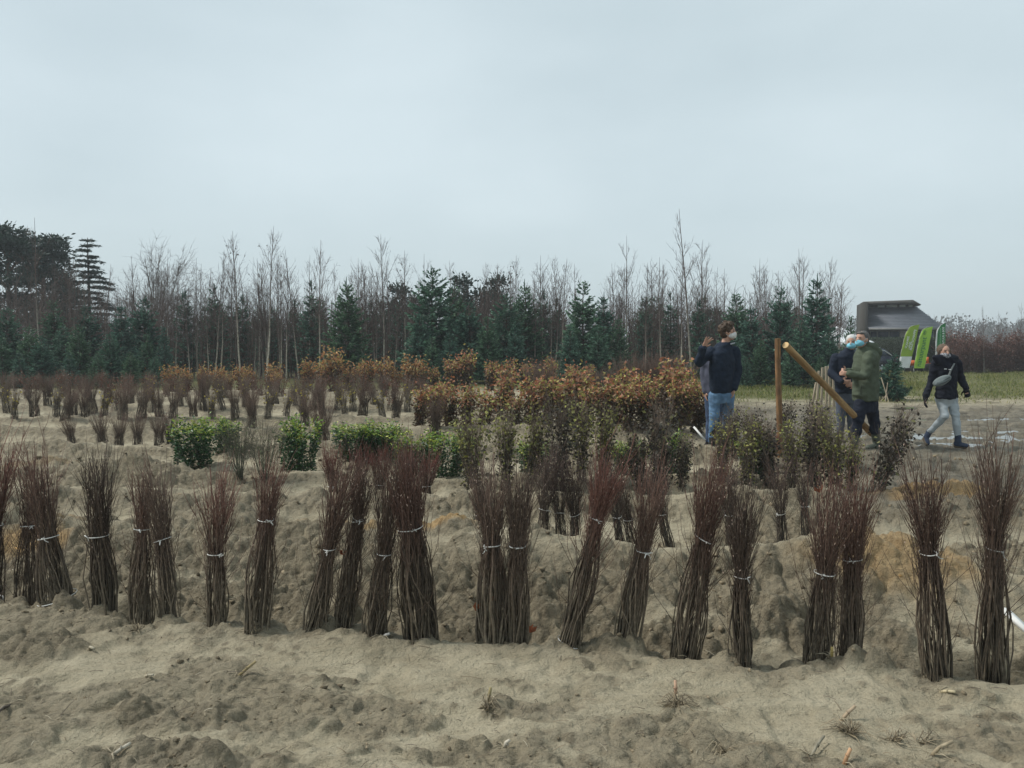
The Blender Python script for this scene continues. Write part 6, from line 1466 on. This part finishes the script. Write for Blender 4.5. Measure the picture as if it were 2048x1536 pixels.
# cut spruces standing and lying by the mud
GCS = "cut spruce tops by the muddy yard"
for i, (px, py, Y, h, rx, ry, lab) in enumerate([(1768, 800, 22.2, 1.35, .05, .22, "small cut spruce propped up right of the green parka"), (1745, 800, 22.6, 1.1, -.1, -.15, "low cut spruce close behind the green parka's back"), (1800, 800, 22.4, 1.0, .1, 1.15, "cut spruce lying on its side at the grass edge"), (1775, 804, 22.0, .8, .2, -1.1, "cut spruce branch lying left on the mud edge")]):
    o = empty("cut_spruce", (X(px, Y), Y, gz(X(px, Y), Y) + .02)); o.scale = (h / 5 * 1.15, h / 5 * 1.15, h / 5); o.rotation_euler = (rx, ry, i)
    link("trunk", spr[i % 5][0], M_BARK, o); link("crown", spr[i % 5][1], M_NEEDLE, o); tag(o, lab, "spruce tree", GCS)
for i, (p0, p1) in enumerate([((1762, 755), (1778, 800)), ((1775, 765), (1770, 802)), ((1790, 770), (1760, 800))]):
    b = P(*p1, 21.6 + .1 * i); log((b.x, b.y, gz(b.x, b.y) - .02), P(*p0, 21.9 + .1 * i), .016, .014, "thin_stake", M_STK, ["first", "second", "third"][i] + " thin stake slanting before the cut spruces", cat="stake")
# white slats
M_LATH = plain("white_lath", (.66, .66, .63), .7)
def lath(a, b, w, t, lab):
    a, b = Vector(a), Vector(b); v = b - a; o = MB(); o.box((0, 0, v.length / 2), (w, t, v.length)); ob = o.build("white_lath", M_LATH); ob.location = a; ob.rotation_mode = 'QUATERNION'; ob.rotation_quaternion = axis_rot(v); tag(ob, lab, "lath")
lath(P(2008, 1218, 4.12), P(2075, 1280, 3.92), .05, .02, "white wooden slat stuck in the soil at the right edge")
lath(P(1388, 854, 12.2), P(1410, 880, 12.0), .03, .03, "white stick leaning at the feet of the waving person")
lath(P(3, 1192, 4.9), P(-6, 1222, 4.7), .03, .01, "white peg at the left edge beside the first bundles")

# maize stubble, straw and twigs on the trodden sand
M_STALK = vcol_mat("maize_stalk", .7, .3, .25, 40); Rl = np.random.default_rng(44)
def on_ground(px, py, up=0.0):
    Y = ground_Y(py); x = X(px, Y); return np.array([x, Y, gz(x, Y) + up])
GST = "maize stubs left in the sand"
STUBS = [(1350, 1392, 0, .07, .0, (.62, .40, .27), "orange-tipped maize stub standing in a tuft of roots"), (1663, 1335, 8, .05, .0, (.62, .47, .18), "yellow maize stub upright below the broad pair of bundles"), (1680, 1436, -12, .09, .9, (.52, .40, .27), "pale maize stalk lying under the broken stubble"),
         (1622, 1500, -60, .13, 1.4, (.30, .27, .20), "long grey maize stalk lying near the bottom edge"), (1688, 1528, 6, .06, .4, (.60, .36, .20), "orange maize stub cut by the bottom edge"), (1880, 1390, 70, .07, 1.4, (.55, .47, .30), "short straw-yellow piece lying below the blackish bundle"),
         (1862, 1505, 35, .10, .9, (.40, .33, .22), "brown stalk piece lying at the lower right"), (975, 1408, 5, .07, .2, (.34, .28, .14), "dark maize stub with dry leaves left of the hollow"), (1008, 1486, 20, .04, .6, (.62, .56, .45), "tiny pale stalk end on the trodden sand"),
         (290, 1350, 65, .17, 1.35, (.47, .42, .31), "pale straw lying across the clods on the left"), (475, 1358, -40, .10, 1.1, (.42, .33, .17), "ribbed yellow-brown stalk on the left clods"), (225, 1526, -30, .07, 1.2, (.55, .50, .40), "bent straw at the bottom left edge"), (20, 1412, 80, .14, 1.45, (.12, .10, .08), "dark stick lying at the left edge"),
         (1606, 1078, 15, .06, .9, (.62, .54, .38), "pale wood chip lying before the grey bundle"), (1128, 1080, 85, .07, 1.5, (.7, .7, .68), "white peg lying at the foot of the second trench"), (765, 1293, 40, .05, 1.2, (.5, .48, .44), "grey chip between two bundle feet"), (180, 1300, 60, .08, 1.4, (.46, .41, .30), "short straw below the leaning double-tied bundle")]
for px, py, az, L, tilt, c, lab in STUBS:
    b = on_ground(px, py, .004); s_ = MB(); d = np.array([math.sin(tilt) * math.cos(math.radians(az)), -math.sin(tilt) * math.sin(math.radians(az)) * .6, math.cos(tilt)]); side = np.array([math.cos(math.radians(az)), 0, 0])
    c = tuple(np.array(c) * .78); r = .0072 if L < .12 else .0062; d /= np.linalg.norm(d); q = np.array([[0, 0, -.01], d * L * .5 + Rl.normal(0, .003, 3), d * L])
    s_.tubes(q[None], np.array([[r * 1.15, r, r * .92]]), 8, np.array(c), True); s_.tubes(np.array([[d * L * .48, d * L * .54]]), r * 1.25, 8, np.array(c) * .7, True)
    for _ in range(5):
        t = Rl.normal(0, 1, 3) * [.04, .04, .0] + [0, 0, .002]; s_.tubes(np.array([[[0, 0, 0], t * .5 + [0, 0, .012], t]]), .0018, 4, np.array((.34, .29, .2)))
    o = s_.build("maize_stub", M_STALK, None, True); o.location = b; tag(o, lab, "stub", GST)
# root tufts
GRT = "tufts of dry roots on the sand"
for px, py, n, rr_, lab in [(1352, 1412, 60, .11, "spidery tuft of dry roots round the orange-tipped stub"), (1700, 1465, 45, .13, "broken stubble with curled dry leaves, lower right"), (1790, 1478, 24, .10, "pale curled leaf scrap right of the broken stubble"), (1445, 1495, 22, .09, "small tuft of pale roots near the bottom edge"), (975, 1415, 26, .07, "dark dry leaf tuft round the left stub"), (1850, 1480, 16, .10, "criss-crossed dry stems at the lower right"), (505, 1278, 22, .08, "pale rootlets at the foot of the stout tilted bundle"), (275, 1266, 16, .09, "dry stems lying before the touching pair of bundles")]:
    b = on_ground(px, py); s_ = MB(); a = Rl.uniform(0, 6.3, n); r = rr_ * Rl.uniform(.3, 1.1, n); e = np.stack([np.cos(a) * r, np.sin(a) * r * .8, Rl.uniform(-.005, .03, n)], 1); m = e * .5 + np.stack([0 * a, 0 * a, Rl.uniform(.005, .05, n)], 1); o0 = Rl.normal(0, .012, (n, 3)) * [1, 1, .3]
    s_.tubes(np.stack([o0, m, e], 1), np.array([[.0017, .0014, .0008]]) * Rl.uniform(.5, 1.5, (n, 1)), 4, np.array((.27, .22, .145)) * Rl.uniform(.35, 1.3, (n, 1, 1)))
    s_.leaves(o0[: n // 3], e[: n // 3], .05, .012, np.array((.24, .20, .135)) * Rl.uniform(.4, 1.3, (n // 3, 1)), .3, Rl)
    o = s_.build("root_tuft", M_STALK); o.location = b + [0, 0, .004]; tag(o, lab, "root tuft", GRT)
# fallen orange leaves caught in the bundles
GLV = "orange leaves caught on bundles"
for px, py, Y, lab in [(686, 1110, 4.22, "orange leaf stuck to the thin right-leaning bundle"), (988, 1202, 4.08, "orange leaf hanging low on the twin bundles"), (951, 1222, 4.05, "small red leaf at the left foot of the twin bundles"), (1060, 1266, 4.12, "orange leaf lying right of the twin bundles"), (1640, 985, 4.0, "orange leaf caught in the top of the broad pair")]:
    q = np.array(P(px, py, Y)) if Y else on_ground(px, py, .012); s_ = MB(); d = Rl.normal(0, .4, 3) + [0.2, -.3, 1.0 if Y else .1]
    for kk in (-.5, 0, .5): s_.leaves(np.zeros((1, 3)), np.array([d + [kk, 0, 0]]), .055, .026, np.array((.30, .10, .045)), .25, Rl)
    o = s_.build("fallen_leaf", M_LEAF); o.location = q; tag(o, lab, "leaf", GLV)
# straw, twig bits too many to count
n = 1500; y = 2.3 * (9 / 2.3) ** Rl.uniform(0, 1, n); x = Rl.uniform(-.8, .8, n) * y; h = terrain(x, y)[0]; a = Rl.uniform(0, 6.3, n); L = Rl.uniform(.012, .07, n) * np.where(Rl.uniform(0, 1, n) < .08, 2.2, 1)
d = np.stack([np.cos(a) * L, np.sin(a) * L, Rl.uniform(-.004, .014, n)], 1); p0 = np.stack([x, y, h + .006], 1)
cc = np.array([(.34, .29, .20), (.10, .08, .06), (.22, .17, .11), (.45, .40, .30)])[Rl.choice(4, n, p=[.3, .35, .25, .1])]
s_ = MB(); s_.tubes(np.stack([p0, p0 + d * .5 + np.array([0, 0, .004]), p0 + d], 1), np.array([[.0014, .0015, .001]]), 3, np.repeat(cc[:, None], 3, 1))
tag(s_.build("straw_litter", M_STALK), "bits of straw, roots and twig strewn over the sand", "litter", kind="stuff")
